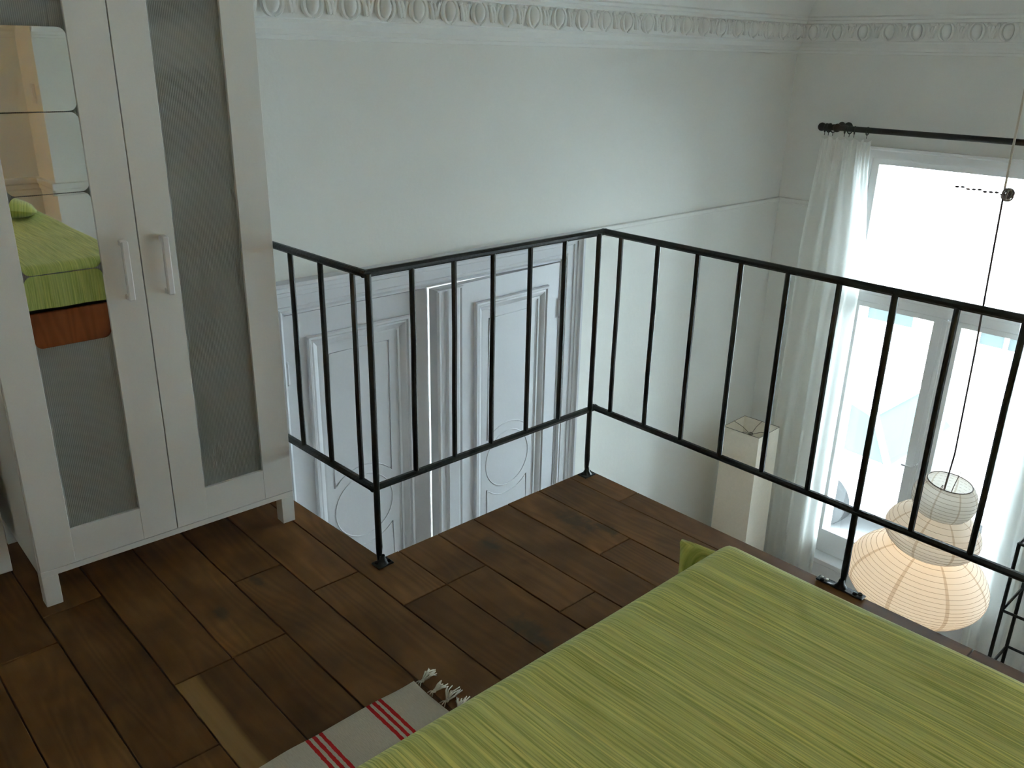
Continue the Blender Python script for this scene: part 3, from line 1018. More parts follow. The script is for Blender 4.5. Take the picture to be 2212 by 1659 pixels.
for k, (a, b_) in enumerate(((0.001, 0.4025), (0.4055, WW - 0.001))):
    d = empty('door', (0, 0, 0), 0, wd)
    pa_, pb_ = (0.098, 0.298) if k == 0 else (0.506, 0.707)
    MB().box(a, pa_, 0, D, 0.118, WHT - 0.002, 0.001).obj('stile', 'wardrobe', d)
    MB().box(pb_, b_, 0, D, 0.118, WHT - 0.002, 0.001).obj('stile', 'wardrobe', d)
    MB().box(pa_, pb_, 0.0006, D, 0.118, PZ0, 0.0006).obj('rail', 'wardrobe', d)
    MB().box(pa_, pb_, 0.0006, D, PZ1, WHT - 0.002, 0.0006).obj('rail', 'wardrobe', d)
    pn = MB().add([(pa_ - 0.004, 0.010, PZ0 - 0.004), (pb_ + 0.004, 0.010, PZ0 - 0.004), (pb_ + 0.004, 0.010, PZ1 + 0.004), (pa_ - 0.004, 0.010, PZ1 + 0.004)], [(0, 1, 2, 3)]).obj('ribbed_panel', 'ribbed', d)
    tag(pn, 'grey frosted plastic panel with fine vertical ribs')
    hx = 0.347 if k == 0 else 0.459
    hb = MB().box(hx, hx + 0.019, -0.032, -0.016, 0.884, 1.054, 0.003)
    hb.box(hx, hx + 0.019, -0.018, 0.0, 0.884, 0.900, 0.002)
    hb.box(hx, hx + 0.019, -0.018, 0.0, 1.038, 1.054, 0.002)
    hb.obj('handle', 'handle', d)

# mirror tiles: rounded squares stuck on the left door's panel
def rounded(x0, x1, z0, z1, r, n=6):
    pts = []
    for (cx, cz, a0) in ((x1 - r, z1 - r, 0), (x0 + r, z1 - r, 90), (x0 + r, z0 + r, 180), (x1 - r, z0 + r, 270)):
        pts += [(cx + r * cos(rad(a0 + 90 * k / n)), cz + r * sin(rad(a0 + 90 * k / n))) for k in range(n + 1)]
    return pts
tile_words = ['top', 'second', 'third', 'bottom']
for k, (z0, z1) in enumerate(((1.3975, 1.5985), (1.1925, 1.3945), (0.985, 1.190), (0.783, 0.9825))):
    pts = rounded(-0.0995, 0.0995, 0, z1 - z0, 0.020)
    n = len(pts)
    t = MB().add([(x, 0.0, z) for x, z in pts] + [(x, 0.003, z) for x, z in pts],
                 [tuple(range(n))] + [tuple(range(n, 2 * n))[::-1]] + [(i, n + i, n + (i + 1) % n, (i + 1) % n) for i in range(n)])
    me = t.mesh('mirror_tile', 'mirror')
    o = bpy.data.objects.new('mirror_tile', me)
    COL.objects.link(o)
    loc = Matrix.Rotation(WA, 4, 'Z') @ Vector((0.198, 0.0040, 0))
    o.location = (wd.location.x + loc.x, wd.location.y + loc.y, z0)
    o.rotation_euler = (0, 0, -0.008)
    tag(o, '%s of four rounded square mirror tiles on the wardrobe door' % tile_words[k], 'mirror', 'mirror tiles on the wardrobe')

# folded linen inside, seen through the frosted panel
st = MB()
def pile(u, v):
    a = u * 2 * pi
    return (0.17 * max(-1, min(1, 1.5 * cos(a))) * (1 - 0.2 * v), 0.13 * max(-1, min(1, 1.5 * sin(a))) * (1 - 0.1 * v), 0.10 * v + 0.006 * sin(9 * v * pi))
st.grid(pile, 28, 14)
st.add([pile(k / 28, 1.0) for k in range(28)], [tuple(range(28))])
lin = st.obj('folded_linen', 'linen', None, True)
lw = Matrix.Rotation(WA, 4, 'Z') @ Vector((0.60, 0.27, 1.520))
lin.location = (wd.location.x + lw.x, wd.location.y + lw.y, lw.z)
lin.rotation_euler = (0, 0, WA)
tag(lin, 'pale folded linen on the shelf behind the frosted wardrobe panel', 'linen')

# neighbouring cabinet, of which a sliver shows
cb = empty('cabinet', (-1.922, 0.680, 0), -0.03)
tag(cb, 'white cabinet standing to the floor beside the wardrobe', 'cabinet')
MB().box(-0.80, 0, 0.018, 0.44, 0.0, 0.55, 0.001).obj('carcass', 'wardrobe', cb)
for (a, b_) in ((-0.798, -0.402), (-0.398, -0.002)):
    dd = MB().box(a, b_, 0, 0.017, 0.012, 0.545, 0.0015).obj('door', 'wardrobe', cb)
    kx = b_ - 0.05 if a < -0.5 else a + 0.05
    MB().lathe([(0.006, 0.0), (0.006, -0.012), (0.013, -0.018), (0.013, -0.024), (0.001, -0.026)], 12, (kx, 0, 0.30), 'Y').obj('knob', 'handle', dd, True)

# ------------------------------------------------------------------ railing
rl = empty('iron_railing', (0, 0, 0))
tag(rl, 'black iron loft railing of thin balusters along the floor edge', 'railing')
XR, YRL, ZT, ZB, XP1 = 0.0036, -0.0089, 0.9599, 0.2700, -1.0249
YEND = -3.74
hh, hw_ = 0.011, 0.0115
d1 = Vector((-0.030, 1, 0)).normalized()
n1 = Vector((1, -RA, 0)).normalized()
R1END = 1.18
def bar(b, p, q, w, h):
    p, q = Vector(p), Vector(q)
    t = (q - p).normalized()
    s_ = Vector((-t.y, t.x, 0)) * w
    u_ = Vector((0, 0, h))
    c = 0.35
    prof = []
    for a, e in ((1, c), (c, 1), (-c, 1), (-1, c), (-1, -c), (-c, -1), (c, -1), (1, -c)):
        prof.append((a, e))
    vs = [p + s_ * a + u_ * e for a, e in prof] + [q + s_ * a + u_ * e for a, e in prof]
    b.add(vs, [(i, (i + 1) % 8, 8 + (i + 1) % 8, 8 + i) for i in range(8)] + [tuple(range(8))[::-1], tuple(range(8, 16))])
P1, P2, P3 = Vector((XP1, YRL, 0)), Vector((XR, YRL, 0)), Vector((XR, YEND, 0))
P0 = P1 + d1 * (R1END - YRL)
for z, nm, w_, h_ in ((ZT, 'top_rail', 0.0115, 0.011), (ZB, 'bottom_rail', 0.0145, 0.0105)):
    for a, b_ in ((P0, P1), (P1, P2), (P2, P3)):
        m = MB()
        t = (b_ - a).normalized() * 0.010
        bar(m, a + Vector((0, 0, z)) - (t if a is not P0 else t * 0), b_ + Vector((0, 0, z)) + (t if b_ is not P3 else t * 0), w_, h_)
        m.obj(nm, 'iron', rl, 30)
bal = MB().tube([(0, 0, ZB), (0.001, 0, ZB + 0.2), (-0.0008, 0.001, ZB + 0.45), (0, 0, ZT)], 0.0089, 8).mesh('baluster', 'iron', True)
for x in (-0.8596, -0.697, -0.534, -0.3665, -0.200):
    inst('baluster', bal, rl, (x, YRL, 0), (0, 0, x * 40))
for y in (0.055, 0.226, 0.399, 0.565, 0.730, 0.896, 1.062):
    q = P1 + d1 * (y - YRL)
    inst('baluster', bal, rl, (q.x, q.y, 0), (0, 0, y * 40))
posts3 = [-1.0885, -2.085, -3.08]
k = 0
y = -0.0895
while y > YEND + 0.05:
    if all(abs(y - p_) > 0.05 for p_ in posts3):
        inst('baluster', bal, rl, (XR, y, 0), (0, 0, y * 40))
    y -= 0.1665
post = MB().tube([(0, 0, 0.004), (0, 0, 0.03), (0.001, 0, 0.06), (0, 0, 0.15), (0, 0, ZB), (0.0012, 0, 0.6), (0, 0, ZT)],
                 [0.007, 0.009, 0.011, 0.0102, 0.0100, 0.0098, 0.0098], 10).mesh('post', 'iron', True)
def plate_mesh(lx, ly, bolts):
    b = MB().box(-lx, lx, -ly, ly, 0.0, 0.006, 0.002)
    b.lathe([(0.020, 0.006), (0.016, 0.010), (0.010, 0.022), (0.008, 0.032)], 12)
    return b.mesh('foot_plate', 'iron', 30)
pl_small = plate_mesh(0.030, 0.022, 2)
pl_long = plate_mesh(0.015, 0.078, 4)
boltm = MB().lathe([(0.0075, 0.0), (0.0075, 0.004), (0.004, 0.007), (0.0005, 0.0075)], 8).mesh('bolt', 'iron', True)
screwm = MB().lathe([(0.005, 0.0), (0.005, 0.002), (0.0005, 0.004)], 8).mesh('screw', 'screw', True)
def add_post(x, y, plate, bolts, off=(0, 0)):
    po = inst('post', post, rl, (x, y, 0))
    inst('foot_plate', plate, po, (off[0], off[1], 0))
    for bx, by, m_ in bolts:
        inst('bolt' if m_ is boltm else 'screw', m_, po, (bx + off[0], by + off[1], 0.006))
add_post(XP1 + 0.003, YRL - 0.010, pl_small, [(-0.018, 0.008, boltm), (0.018, -0.008, boltm)], (0.004, -0.012))
add_post(-0.034, YRL - 0.010, pl_small, [(-0.018, 0.006, boltm), (0.02, 0.004, boltm)], (-0.010, -0.012))
for y in posts3:
    add_post(XR - 0.003, y, pl_long, [(0.004, 0.066, screwm), (0.004, 0.048, screwm), (-0.010, 0.058, boltm), (0.004, -0.062, boltm), (-0.006, -0.05, boltm)], (-0.010, 0.0))

# ------------------------------------------------------------------ bed
BX0, BX1, BY0, BY1 = -3.05, -0.978, -2.86, -1.243
bed = empty('bed', ((BX0 + BX1) / 2, (BY0 + BY1) / 2, 0))
tag(bed, 'double bed with a high reddish wooden side under the spread', 'bed')
bl, bw = (BX1 - BX0) / 2, (BY1 - BY0) / 2
MB().box(-bl + 0.01, bl - 0.015, bw - 0.050, bw - 0.022, 0.0, 0.425, 0.003).obj('side_board', 'redwood', bed)
MB().box(-bl + 0.01, bl - 0.015, -bw + 0.022, -bw + 0.050, 0.0, 0.425, 0.003).obj('side_board', 'redwood', bed)
MB().box(bl - 0.043, bl - 0.015, -bw + 0.050, bw - 0.050, 0.0, 0.425, 0.003).obj('foot_board', 'redwood', bed)
MB().box(-bl + 0.01, -bl + 0.038, -bw + 0.050, bw - 0.050, 0.0, 0.90, 0.003).obj('head_board', 'redwood', bed)
MB().box(-bl + 0.04, bl - 0.03, -bw + 0.034, bw - 0.034, 0.425, 0.452).obj('gap_shade_strip', 'dark', bed)  # black strip painted as the shadow gap between side board and mattress
MB().box(-bl + 0.04, bl - 0.024, -bw + 0.026, bw - 0.026, 0.452, 0.606, 0.03).obj('mattress', 'mattress', bed)

# bedspread: softly rounded cloth over the mattress
def spread_pt(u, v):
    hx, hy, R_ = bl, bw, 0.045
    zt_, zb_ = 0.645, 0.448
    def axis(t, half, drop):
        tot = half + R_ * (pi / 2 - 1) + (drop - R_)
        s_ = (t * 2 - 1)
        d = abs(s_) * tot
        sg = 1 if s_ >= 0 else -1
        flat = half - R_
        if d <= flat:
            return sg * d, 0.0, 0.0
        d -= flat
        if d <= R_ * pi / 2:
            a = d / R_
            return sg * (flat + R_ * sin(a)), R_ * (1 - cos(a)), a
        d -= R_ * pi / 2
        return sg * half, R_ + d, pi / 2
    x, dx_, _ = axis(u, hx, zt_ - zb_)
    y, dy_, _ = axis(v, hy, zt_ - zb_)
    drop = max(dx_, dy_) if min(dx_, dy_) < 1e-6 else min(zt_ - zb_, math.hypot(dx_, dy_) if max(dx_, dy_) < R_ else max(dx_, dy_))
    # pull plan corners round
    cr = 0.035
    ex, ey = abs(x) - (hx - cr), abs(y) - (hy - cr)
    if ex > 0 and ey > 0:
        l = math.hypot(ex, ey)
        if l > cr:
            x = math.copysign(hx - cr + ex * cr / l, x)
            y = math.copysign(hy - cr + ey * cr / l, y)
    w_ = noise.noise(Vector((x * 2.2, y * 2.2, 3.1))) * 0.010 + noise.noise(Vector((x * 6, y * 5, 7.7))) * 0.003
    z = zt_ - drop
    if drop < 0.02:
        z += w_ * (1 - drop / 0.02)
    else:
        k_ = min(1, (drop - 0.02) / 0.08)
        y += math.copysign(abs(noise.noise(Vector((x * 5, 1.0, 2.0)))) * 0.012 * k_, y) if dy_ > 0.03 else 0
        x += noise.noise(Vector((4.0, y * 5, 2.0))) * 0.008 * k_ if dx_ > 0.03 else 0
    return (x, y, z)
sp = MB().grid(spread_pt, 150, 120)
bs = sp.obj('bedspread', 'spread', None, 'all')
bs.location = (bed.location.x, bed.location.y, 0)
tag(bs, 'lime green slub-weave bedspread covering the bed', 'bedspread')
# corner fold standing out past the bed side
def fold_pt(u, v):
    # u 0..1 outwards from the bed corner, v 0..1 downwards
    y = bw - 0.05 + 0.118 * u
    x = bl - 0.060 + 0.012 * sin(u * pi) + 0.006 * sin(v * 5)
    z = 0.634 - 0.012 * u - 0.182 * v - 0.006 * sin(u * pi) * (1 - v)
    return (x, y, z)
cf = MB().grid(fold_pt, 10, 12).obj('corner_fold', 'spread', bs, 'all')
solidify(cf, 0.012, 0)

# cushion by the far edge of the bed, seen in the mirror tiles
cu = MB().grid(lambda u, v: (0.24 * (2 * u - 1), 0.17 * (2 * v - 1),
               0.065 * (max(0, 1 - abs(2 * u - 1) ** 3) * max(0, 1 - abs(2 * v - 1) ** 3)) ** 0.55), 20, 16)
n0 = len(cu.v)
cu.grid(lambda u, v: (0.24 * (1 - 2 * u), 0.17 * (2 * v - 1),
        -0.050 * (max(0, 1 - abs(2 * u - 1) ** 3) * max(0, 1 - abs(2 * v - 1) ** 3)) ** 0.55), 20, 16)
cuo = cu.obj('cushion', 'spread', None, 'all')
cuo.location = (-1.29, -2.56, 0.712)
cuo.rotation_euler = (0.10, 0.16, 0.25)
tag(cuo, 'green cushion lying on the far side of the bedspread', 'cushion')

# ------------------------------------------------------------------ rug
RUGX, RUGY0, RUGY1, RUGL = -1.280, -0.554, -1.20, 1.30
rg = empty('rug', (RUGX, RUGY0, 0))
tag(rg, 'cream cotton rug with thin red stripes and knotted fringe beside the bed', 'rug')
def rug_pt(u, v):
    x = -u * RUGL
    y = (RUGY1 - RUGY0) * v
    e = noise.noise(Vector((x * 9, 0.3, 0))) * 0.006 * (1 - min(1, v * 6))
    e2 = noise.noise(Vector((0.7, y * 9, 2))) * 0.006 * (1 - min(1, u * 8))
    return (x + e2, y + e, 0.0042 + 0.0018 * noise.noise(Vector((x * 7, y * 7, 5))))
rc = MB().grid(rug_pt, 70, 34)
# thickness: skirt to the floor
rco = rc.obj('rug_cloth', 'rug', rg, 'all')
solidify(rco, 0.0035, -1)
nt_ = 13
for k in range(nt_):
    y = -0.018 - k * (abs(RUGY1 - RUGY0) - 0.036) / (nt_ - 1)
    r_ = random.Random(k + 3)
    for end in (0, 1):
        t = MB()
        lean = r_.uniform(-0.4, 0.5) + 0.35
        ln = r_.uniform(0.040, 0.062)
        sgn = 1 if end == 0 else -1
        kx = r_.uniform(0.012, 0.018)
        for q in range(3):      # yarns from the hem to the knot
            y0_ = (q - 1) * 0.010
            t.tube([(-0.006 * 0, y0_, 0.004), (kx * 0.5, y0_ * 0.5 + 0.002, 0.007), (kx, 0.004 * lean, 0.007)], 0.0016, 5)
        t.ball((kx + 0.002, 0.004 * lean, 0.0065), 0.0052, 8)
        for q in range(12):
            a = lean + r_.uniform(-0.42, 0.42)
            l_ = ln * r_.uniform(0.75, 1.1)
            c_ = r_.uniform(-0.01, 0.01)
            t.tube([(kx, 0.004 * lean, 0.006), (kx + l_ * 0.5 * cos(a) + c_ * 0.3, l_ * 0.5 * sin(a) + c_, 0.009 + r_.uniform(0, 0.006)),
                    (kx + l_ * cos(a), l_ * sin(a), 0.0025 + r_.uniform(0, 0.006))], [0.0022, 0.0021, 0.0015], 5)
        o = t.obj('tassel', 'fringe', rg, 'all')
        o.location = (0 if end == 0 else -RUGL, y, 0)
        if end:
            o.rotation_euler = (0, 0, pi)

# ------------------------------------------------------------------ curtain rod, curtains
RX, RZ = XW - 0.15, 1.147
rod = empty('curtain_rod', (RX, 0, RZ))
tag(rod, 'black wooden curtain rod with a ball finial above the window', 'curtain rod')
RL0, RL1 = 0.802, -1.06
MB().tube([(0, RL0, 0), (0, RL1, 0)], 0.0175, 14).obj('pole', 'rodblack', rod, True)
for s_, ye in ((1, RL0), (-1, RL1)):
    pr = [(0.0175, 0.0), (0.026, 0.004), (0.027, 0.012), (0.020, 0.018), (0.024, 0.024), (0.025, 0.034), (0.019, 0.040), (0.016, 0.044)]
    pr += [(0.027 * sin(t), 0.064 - 0.026 * cos(t)) for t in [rad(30 + 150 * k / 9) for k in range(10)]]
    MB().lathe([(max(0.0005, r_), s_ * z) for r_, z in pr], 16, (0, ye, 0), 'Y').obj('finial', 'rodblack', rod, True)
for yb in (0.760, -1.00):
    bk = MB().tube([(0.0, yb, 0.0), (0.15, yb, 0.0)], 0.011, 10)
    bk.ball((0.0, yb, 0.0), 0.027, 14)
    bk.ball((0.055, yb, 0.012), 0.024, 14)
    bk.lathe([(0.030, 0.15), (0.030, 0.142), (0.020, 0.136), (0.011, 0.130)], 14, (0, yb, 0), 'X')
    bk.obj('bracket', 'rodblack', rod, True)

ringm = MB().tube([(0.024 * cos(2 * pi * k / 20), 0, 0.024 * sin(2 * pi * k / 20)) for k in range(20)], 0.0035, 6, True).tube([(0, 0, -0.026), (0, 0, -0.045)], 0.002, 5).mesh('curtain_ring', 'rodblack', True)

def curtain(label, top, mid, bot, seed, ring_ys):
    """top/mid/bot: (y0, y1) extents of the cloth, y0 < y1"""
    r_ = random.Random(seed)
    c = empty('curtain', (RX, 0, ZG))
    tag(c, label, 'curtain', 'white curtains at the window')
    zt_, zb_ = 1.092 - ZG, 0.015
    ph_ = [r_.uniform(0, 6.28) for _ in range(6)]
    nf = 4
    def pt(u, v):
        z = zt_ + (zb_ - zt_) * v
        k = min(1, v / 0.25)
        if v < 0.25:
            kk = k * k * (3 - 2 * k)
            a = top[0] + (mid[0] - top[0]) * kk
            b_ = top[1] + (mid[1] - top[1]) * kk
        else:
            kk = (v - 0.25) / 0.75
            a = mid[0] + (bot[0] - mid[0]) * kk
            b_ = mid[1] + (bot[1] - mid[1]) * kk
        w = u + 0.018 * sin(2 * pi * u * 2 + ph_[0] + 2.0 * v)
        y = a + (b_ - a) * w
        amp = 0.012 + 0.020 * min(1, v * 2.2)
        f = sin(2 * pi * nf * u + ph_[1] + 0.9 * sin(3 * v + ph_[2])) + 0.22 * sin(2 * pi * (nf * 1.7) * u + ph_[3] + 1.7 * v)
        pinch = 0.008 * sin(2 * pi * 14 * u) * max(0, 1 - v * 9)
        sag = -0.018 * (sin(pi * ((u * (len(ring_ys) - 1)) % 1.0))) * max(0, 1 - v * 16)
        return (amp * f * 0.75 + pinch, y, z + sag)
    o = MB().grid(pt, 110, 90).obj('curtain_cloth', 'curtain', c, 'all')
    for y in ring_ys:
        q = inst('curtain_ring', ringm, c, (0.0, y, RZ - ZG - 0.006), (rad(r_.uniform(-12, 12)), 0, rad(90 + r_.uniform(-35, 35))))
        q.rotation_euler = (0, 0, rad(r_.uniform(-30, 30)))
    return c
fy = lambda y: CAM.y + (y - CAM.y) * (RX - CAM.x) / (XW - CAM.x)
curtain('white cotton curtain beside the corner with the paper column lamp', (fy(0.590), fy(0.942)), (fy(0.505), fy(0.985)), (fy(0.512), fy(1.000)), 4,
        [0.842, 0.815, 0.785, 0.705, 0.672, 0.640, 0.555])
curtain('white cotton curtain behind the black metal shelf frame', (-1.00, -0.66), (-1.05, fy(-0.500)), (-1.06, fy(-0.60)), 9,
        [-0.99, -0.96, -0.93, -0.88, -0.84, -0.80, -0.70])

# little wire garland hanging at the top light
ga = empty('window_garland', (XW - 0.03, -0.02, 0.80))
tag(ga, 'thin string of small dark beads hanging in the top window light', 'garland')
gpts = [(0, 0.02 - 0.26 * k / 8 + 0.0, 0.055 - 0.012 * k / 8 + 0.004 * sin(k * 2.1)) for k in range(9)]
MB().tube(gpts, 0.0012, 5).obj('string', 'cord_dark', ga, 'all')
bd = MB()
beadm = MB().ball((0, 0, 0), 0.0085, 8, (1, 1.6, 0.8)).mesh('bead', 'cord_dark', True)
for q in gpts:
    inst('bead', beadm, ga, q)
for k in (1, 2, 4, 6):
    MB().tube([gpts[k], (gpts[k][0], gpts[k][1], 0.134)], 0.0009, 5).obj('hanging_thread', 'cord_dark', ga, 'all')

# ------------------------------------------------------------------ paper column lamp
cl = empty('column_lamp', (2.75, 0.895, ZG), 0.04)
tag(cl, 'tall square white paper floor lamp standing in the corner', 'lamp')
hz_ = -0.90 - ZG
hs, hb_ = 0.141, 0.150
sh = MB()
def wall4(b, s0, z0, s1, z1):
    c0 = [(-s0, -s0, z0), (s0, -s0, z0), (s0, s0, z0), (-s0, s0, z0)]
    c1 = [(-s1, -s1, z1), (s1, -s1, z1), (s1, s1, z1), (-s1, s1, z1)]
    b.add(c0 + c1, [(i, (i + 1) % 4, 4 + (i + 1) % 4, 4 + i) for i in range(4)])
wall4(sh, hb_, 0.02, hs, hz_)
so = sh.obj('paper_shade', 'lamp_paper', cl)
for (z, s_) in ((hz_, hs), (0.02, hb_)):
    wf = MB()
    c4 = [(-s_, -s_, z), (s_, -s_, z), (s_, s_, z), (-s_, s_, z)]
    for i in range(4):
        wf.tube([c4[i], c4[(i + 1) % 4]], 0.002, 6)
    wf.obj('wire_rim', 'brass', cl, True)
sp_ = MB()
for a in range(4):
    ang = a * pi / 2
    sp_.tube([(0.012 * cos(ang), 0.012 * sin(ang), hz_ - 0.055), (0.07 * cos(ang), 0.07 * sin(ang), hz_ - 0.022), (hs * cos(ang), hs * sin(ang), hz_ - 0.002)], 0.002, 6)
sp_.lathe([(0.016, hz_ - 0.062), (0.016, hz_ - 0.050), (0.010, hz_ - 0.046)], 12)
sp_.obj('wire_spider', 'brass', cl, True)
MB().tube([(0, 0, 0.02), (0, 0, hz_ - 0.05)], 0.008, 8).obj('stem', 'brass', cl, True)
MB().box(-0.15, 0.15, -0.15, 0.15, 0.0, 0.022, 0.004).obj('base', 'rodblack', cl)

# ------------------------------------------------------------------ pendant lamp
PX, PY, PZ = 1.300, -0.925, -0.134
pd = empty('pendant_lamp', (PX, PY, PZ))
pd.rotation_euler = (rad(5.8), 0, 0)
tag(pd, 'three-tiered white paper pendant lamp glowing in front of the window', 'lamp')
def tier(z0, z1, r0, rm, r1, n=22, bias=0.5):
    out = []
    for k in range(n + 1):
        t = k / n
        tt = t ** (math.log(0.5) / math.log(bias))
        base = r0 + (r1 - r0) * t
        out.append((base + (rm - (r0 + r1) / 2) * sin(pi * tt) ** 0.72, z0 + (z1 - z0) * t))
    return out
tiers = [tier(0.0, -0.150, 0.092, 0.132, 0.100), tier(-0.150, -0.335, 0.100, 0.198, 0.140), tier(-0.335, -0.675, 0.140, 0.302, 0.120, 40, 0.52)]
for q, pr in enumerate(tiers):
    o = MB().lathe(pr, 64).obj('paper_tier', 'rice', pd, 'all')
    # bamboo hoop wire: a continuous spiral on the paper
    turns = (9, 11, 22)[q]
    pts = []
    N = turns * 36
    for i in range(N + 1):
        t = i / N * (len(pr) - 1)
        a = min(int(t), len(pr) - 2)
        f = t - a
        r_ = pr[a][0] * (1 - f) + pr[a + 1][0] * f + 0.0008
        z = pr[a][1] * (1 - f) + pr[a + 1][1] * f
        th = 2 * pi * turns * i / N
        pts.append((r_ * cos(th), r_ * sin(th), z))
    MB().tube(pts, 0.0008, 4, False, False).obj('hoop_wire', 'hoop', o, 'all')
wr_ = MB().tube([(0.092 * cos(2 * pi * k / 32), 0.092 * sin(2 * pi * k / 32), 0.0) for k in range(32)], 0.0025, 6, True)
wr_.obj('top_ring', 'brass', pd, True)
# wire stay holding the socket
stay = MB()
for s_ in (-1, 1):
    stay.tube([(s_ * 0.092, 0, 0), (s_ * 0.070, 0, -0.05), (s_ * 0.03, 0, -0.36), (s_ * 0.016, 0, -0.40)], 0.0018, 6)
    stay.tube([(s_ * 0.092 + 0.010 * cos(a_), 0.0, 0.008 + 0.010 * sin(a_)) for a_ in [2 * pi * k / 12 for k in range(12)]], 0.0015, 5, True)
stay.obj('wire_stay', 'brass', pd, True)
MB().lathe([(0.008, -0.34), (0.019, -0.35), (0.019, -0.42), (0.013, -0.425)], 16).obj('socket', 'rodblack', pd, True)
bulb = MB().lathe([(0.013, -0.42), (0.015, -0.44), (0.030, -0.475), (0.033, -0.495), (0.028, -0.52), (0.014, -0.535), (0.0005, -0.538)], 20).obj('bulb', 'bulb', pd, 'all')
# cord to the ceiling
Rm = pd.rotation_euler.to_matrix()
def loc2(x, y, z):     # world point into the lamp's frame
    return Rm.inverted() @ (Vector((x, y, z)) - Vector((PX, PY, PZ)))
s0_ = Vector((0, 0, -0.345))
knot = loc2(1.300, -0.885, 1.090)
MB().tube([s0_, loc2(PX, -0.918, 0.0), loc2(PX, -0.908, 0.45), knot], 0.0040, 6).obj('cord', 'cord_dark', pd, True)
MB().tube([knot, loc2(PX, -0.882, 1.25), loc2(PX, -0.874, ZC - 0.06)], 0.0045, 6).obj('cord', 'cord', pd, True)
kb = MB()
for k in range(7):
    a = k * 2.4
    c_ = knot + Vector((0.006 * cos(a), -0.010 + 0.012 * sin(a * 1.3), 0.006 * sin(a)))
    kb.tube([c_ + Vector((0.020 * cos(2 * pi * j / 14) * cos(a), 0.020 * cos(2 * pi * j / 14) * sin(a) - 0.004, 0.018 * sin(2 * pi * j / 14))) for j in range(14)], 0.0035, 5, True)
kb.obj('cord_knot', 'cord_grey', pd, 'all')
cr_ = loc2(PX, -0.874, ZC)
rs = MB().lathe([(0.05, 0.0), (0.048, -0.012), (0.03, -0.045), (0.012, -0.062), (0.0005, -0.064)], 20)
ro = rs.obj('ceiling_rose', 'handle', pd, True)
ro.location = cr_
ro.rotation_euler = Rm.inverted().to_euler()

# ------------------------------------------------------------------ black shelf frame below
sf = empty('metal_shelf', (2.74, -1.29, ZG))
tag(sf, 'open black metal shelf frame on the lower floor by the curtain', 'shelf')
fx, fyh = 0.165, 0.345
legm = None
lv = [-0.94 - ZG, -1.38 - ZG, -1.80 - ZG, 0.08]
for sx in (-1, 1):
    for sy in (-1, 1):
        MB().tube([(sx * fx, sy * fyh, 0.0), (sx * fx, sy * fyh, lv[0] + 0.004)], 0.0105, 8).obj('leg', 'iron', sf, True)
for z in lv:
    for sy in (-1, 1):
        MB().tube([(-fx, sy * fyh, z), (fx, sy * fyh, z)], 0.0085, 8).obj('side_bar', 'iron', sf, True)
    for sx in (-1, 1):
        MB().tube([(sx * fx, -fyh, z), (sx * fx, fyh, z)], 0.0085, 8).obj('long_bar', 'iron', sf, True)

# ------------------------------------------------------------------ wall lamp at the bed head (lights the recess)
wlp = empty('wall_lamp_offscreen', (XB, -3.45, 1.05))
tag(wlp, 'small warm wall lamp with a cone shade by the bed head', 'lamp')
MB().lathe([(0.05, 0.0), (0.05, 0.012), (0.02, 0.022), (0.0005, 0.023)], 20, (0, 0, 0), 'X').obj('back_plate', 'brass', wlp, True)
MB().tube([(0.02, 0, 0), (0.09, 0, -0.02), (0.14, 0, 0.02), (0.15, 0, 0.07)], 0.008, 8).obj('arm', 'brass', wlp, True)
shd = MB().lathe([(0.10, 0.06), (0.055, 0.22)], 32, (0.15, 0, 0)).obj('lamp_shade', 'lamp_paper', wlp, True)
MB().ball((0.15, 0, 0.12), 0.03, 14).obj('bulb_offscreen', 'wallbulb', wlp, 'all')

# light switch on the side face of the projecting wall
ls = empty('light_switch', (XC, -3.90, 1.235))
tag(ls, 'light switch on the side face of the projecting wall', 'switch')
MB().box(-0.010, 0.0, -0.040, 0.040, -0.065, 0.065, 0.003).obj('cover_plate', 'switch', ls)
MB().box(-0.015, -0.009, -0.018, 0.018, -0.035, 0.035, 0.002).obj('rocker', 'handle', ls)

# ================================================================== OUTSIDE
ZS = -3.35
struct(MB().box(XW + WT, 40, -40, 40, ZS - 0.3, ZS).obj('ground_street', 'asphalt'), 'pale street surface outside the window')
MB_ = MB().box(XW + WT, XW + WT + 1.6, -40, 40, ZS, ZS + 0.12)
struct(MB_.obj('ground_pavement', 'paving'), 'pavement in front of the house')
struct(MB().box(11.2, 13.0, -40, 40, ZS, ZS + 0.12).obj('ground_pavement_opposite', 'paving'), 'pavement across the street')

fb = empty('townhouse', (13.0, 0, ZS + 0.12))
tag(fb, 'pale townhouse facade across the street', 'building')
wx = []
for k in range(-6, 8):
    wx.append(k * 2.0 + 0.4)
lv_ = [(0.25, 0.75, True), (1.5, 3.6, False), (4.9, 7.2, False), (8.4, 10.2, False)]
HF = 11.5
# wall built from piers and bands so that the windows are real openings
fwall = MB()
zc = 0.0
for (z0, z1, base_) in lv_:
    fwall.box(0, 0.4, -14, 16, zc, z0)
    yc = -14
    for y in wx:
        fwall.box(0, 0.4, yc, y - 0.5, z0, z1)
        yc = y + 0.5
    fwall.box(0, 0.4, yc, 16, z0, z1)
    zc = z1
fwall.box(0, 0.4, -14, 16, zc, HF)
fwall.obj('facade_wall', 'facade', fb)
fst = MB().box(-0.04, 0.0, -14, 16, 0.0, 0.22)
fst.box(-0.05, 0.0, -14, 16, 1.02, 1.14)
fst.obj('plinth', 'facade_stone', fb)
MB().box(-0.35, 0.4, -14, 16, HF, HF + 0.35).obj('roof_cornice', 'facade', fb)
gl_l = MB().box(0.16, 0.18, -0.5, 0.5, 0, 1).mesh('window', 'pale_glass')  # glass whitened to look burnt out by daylight
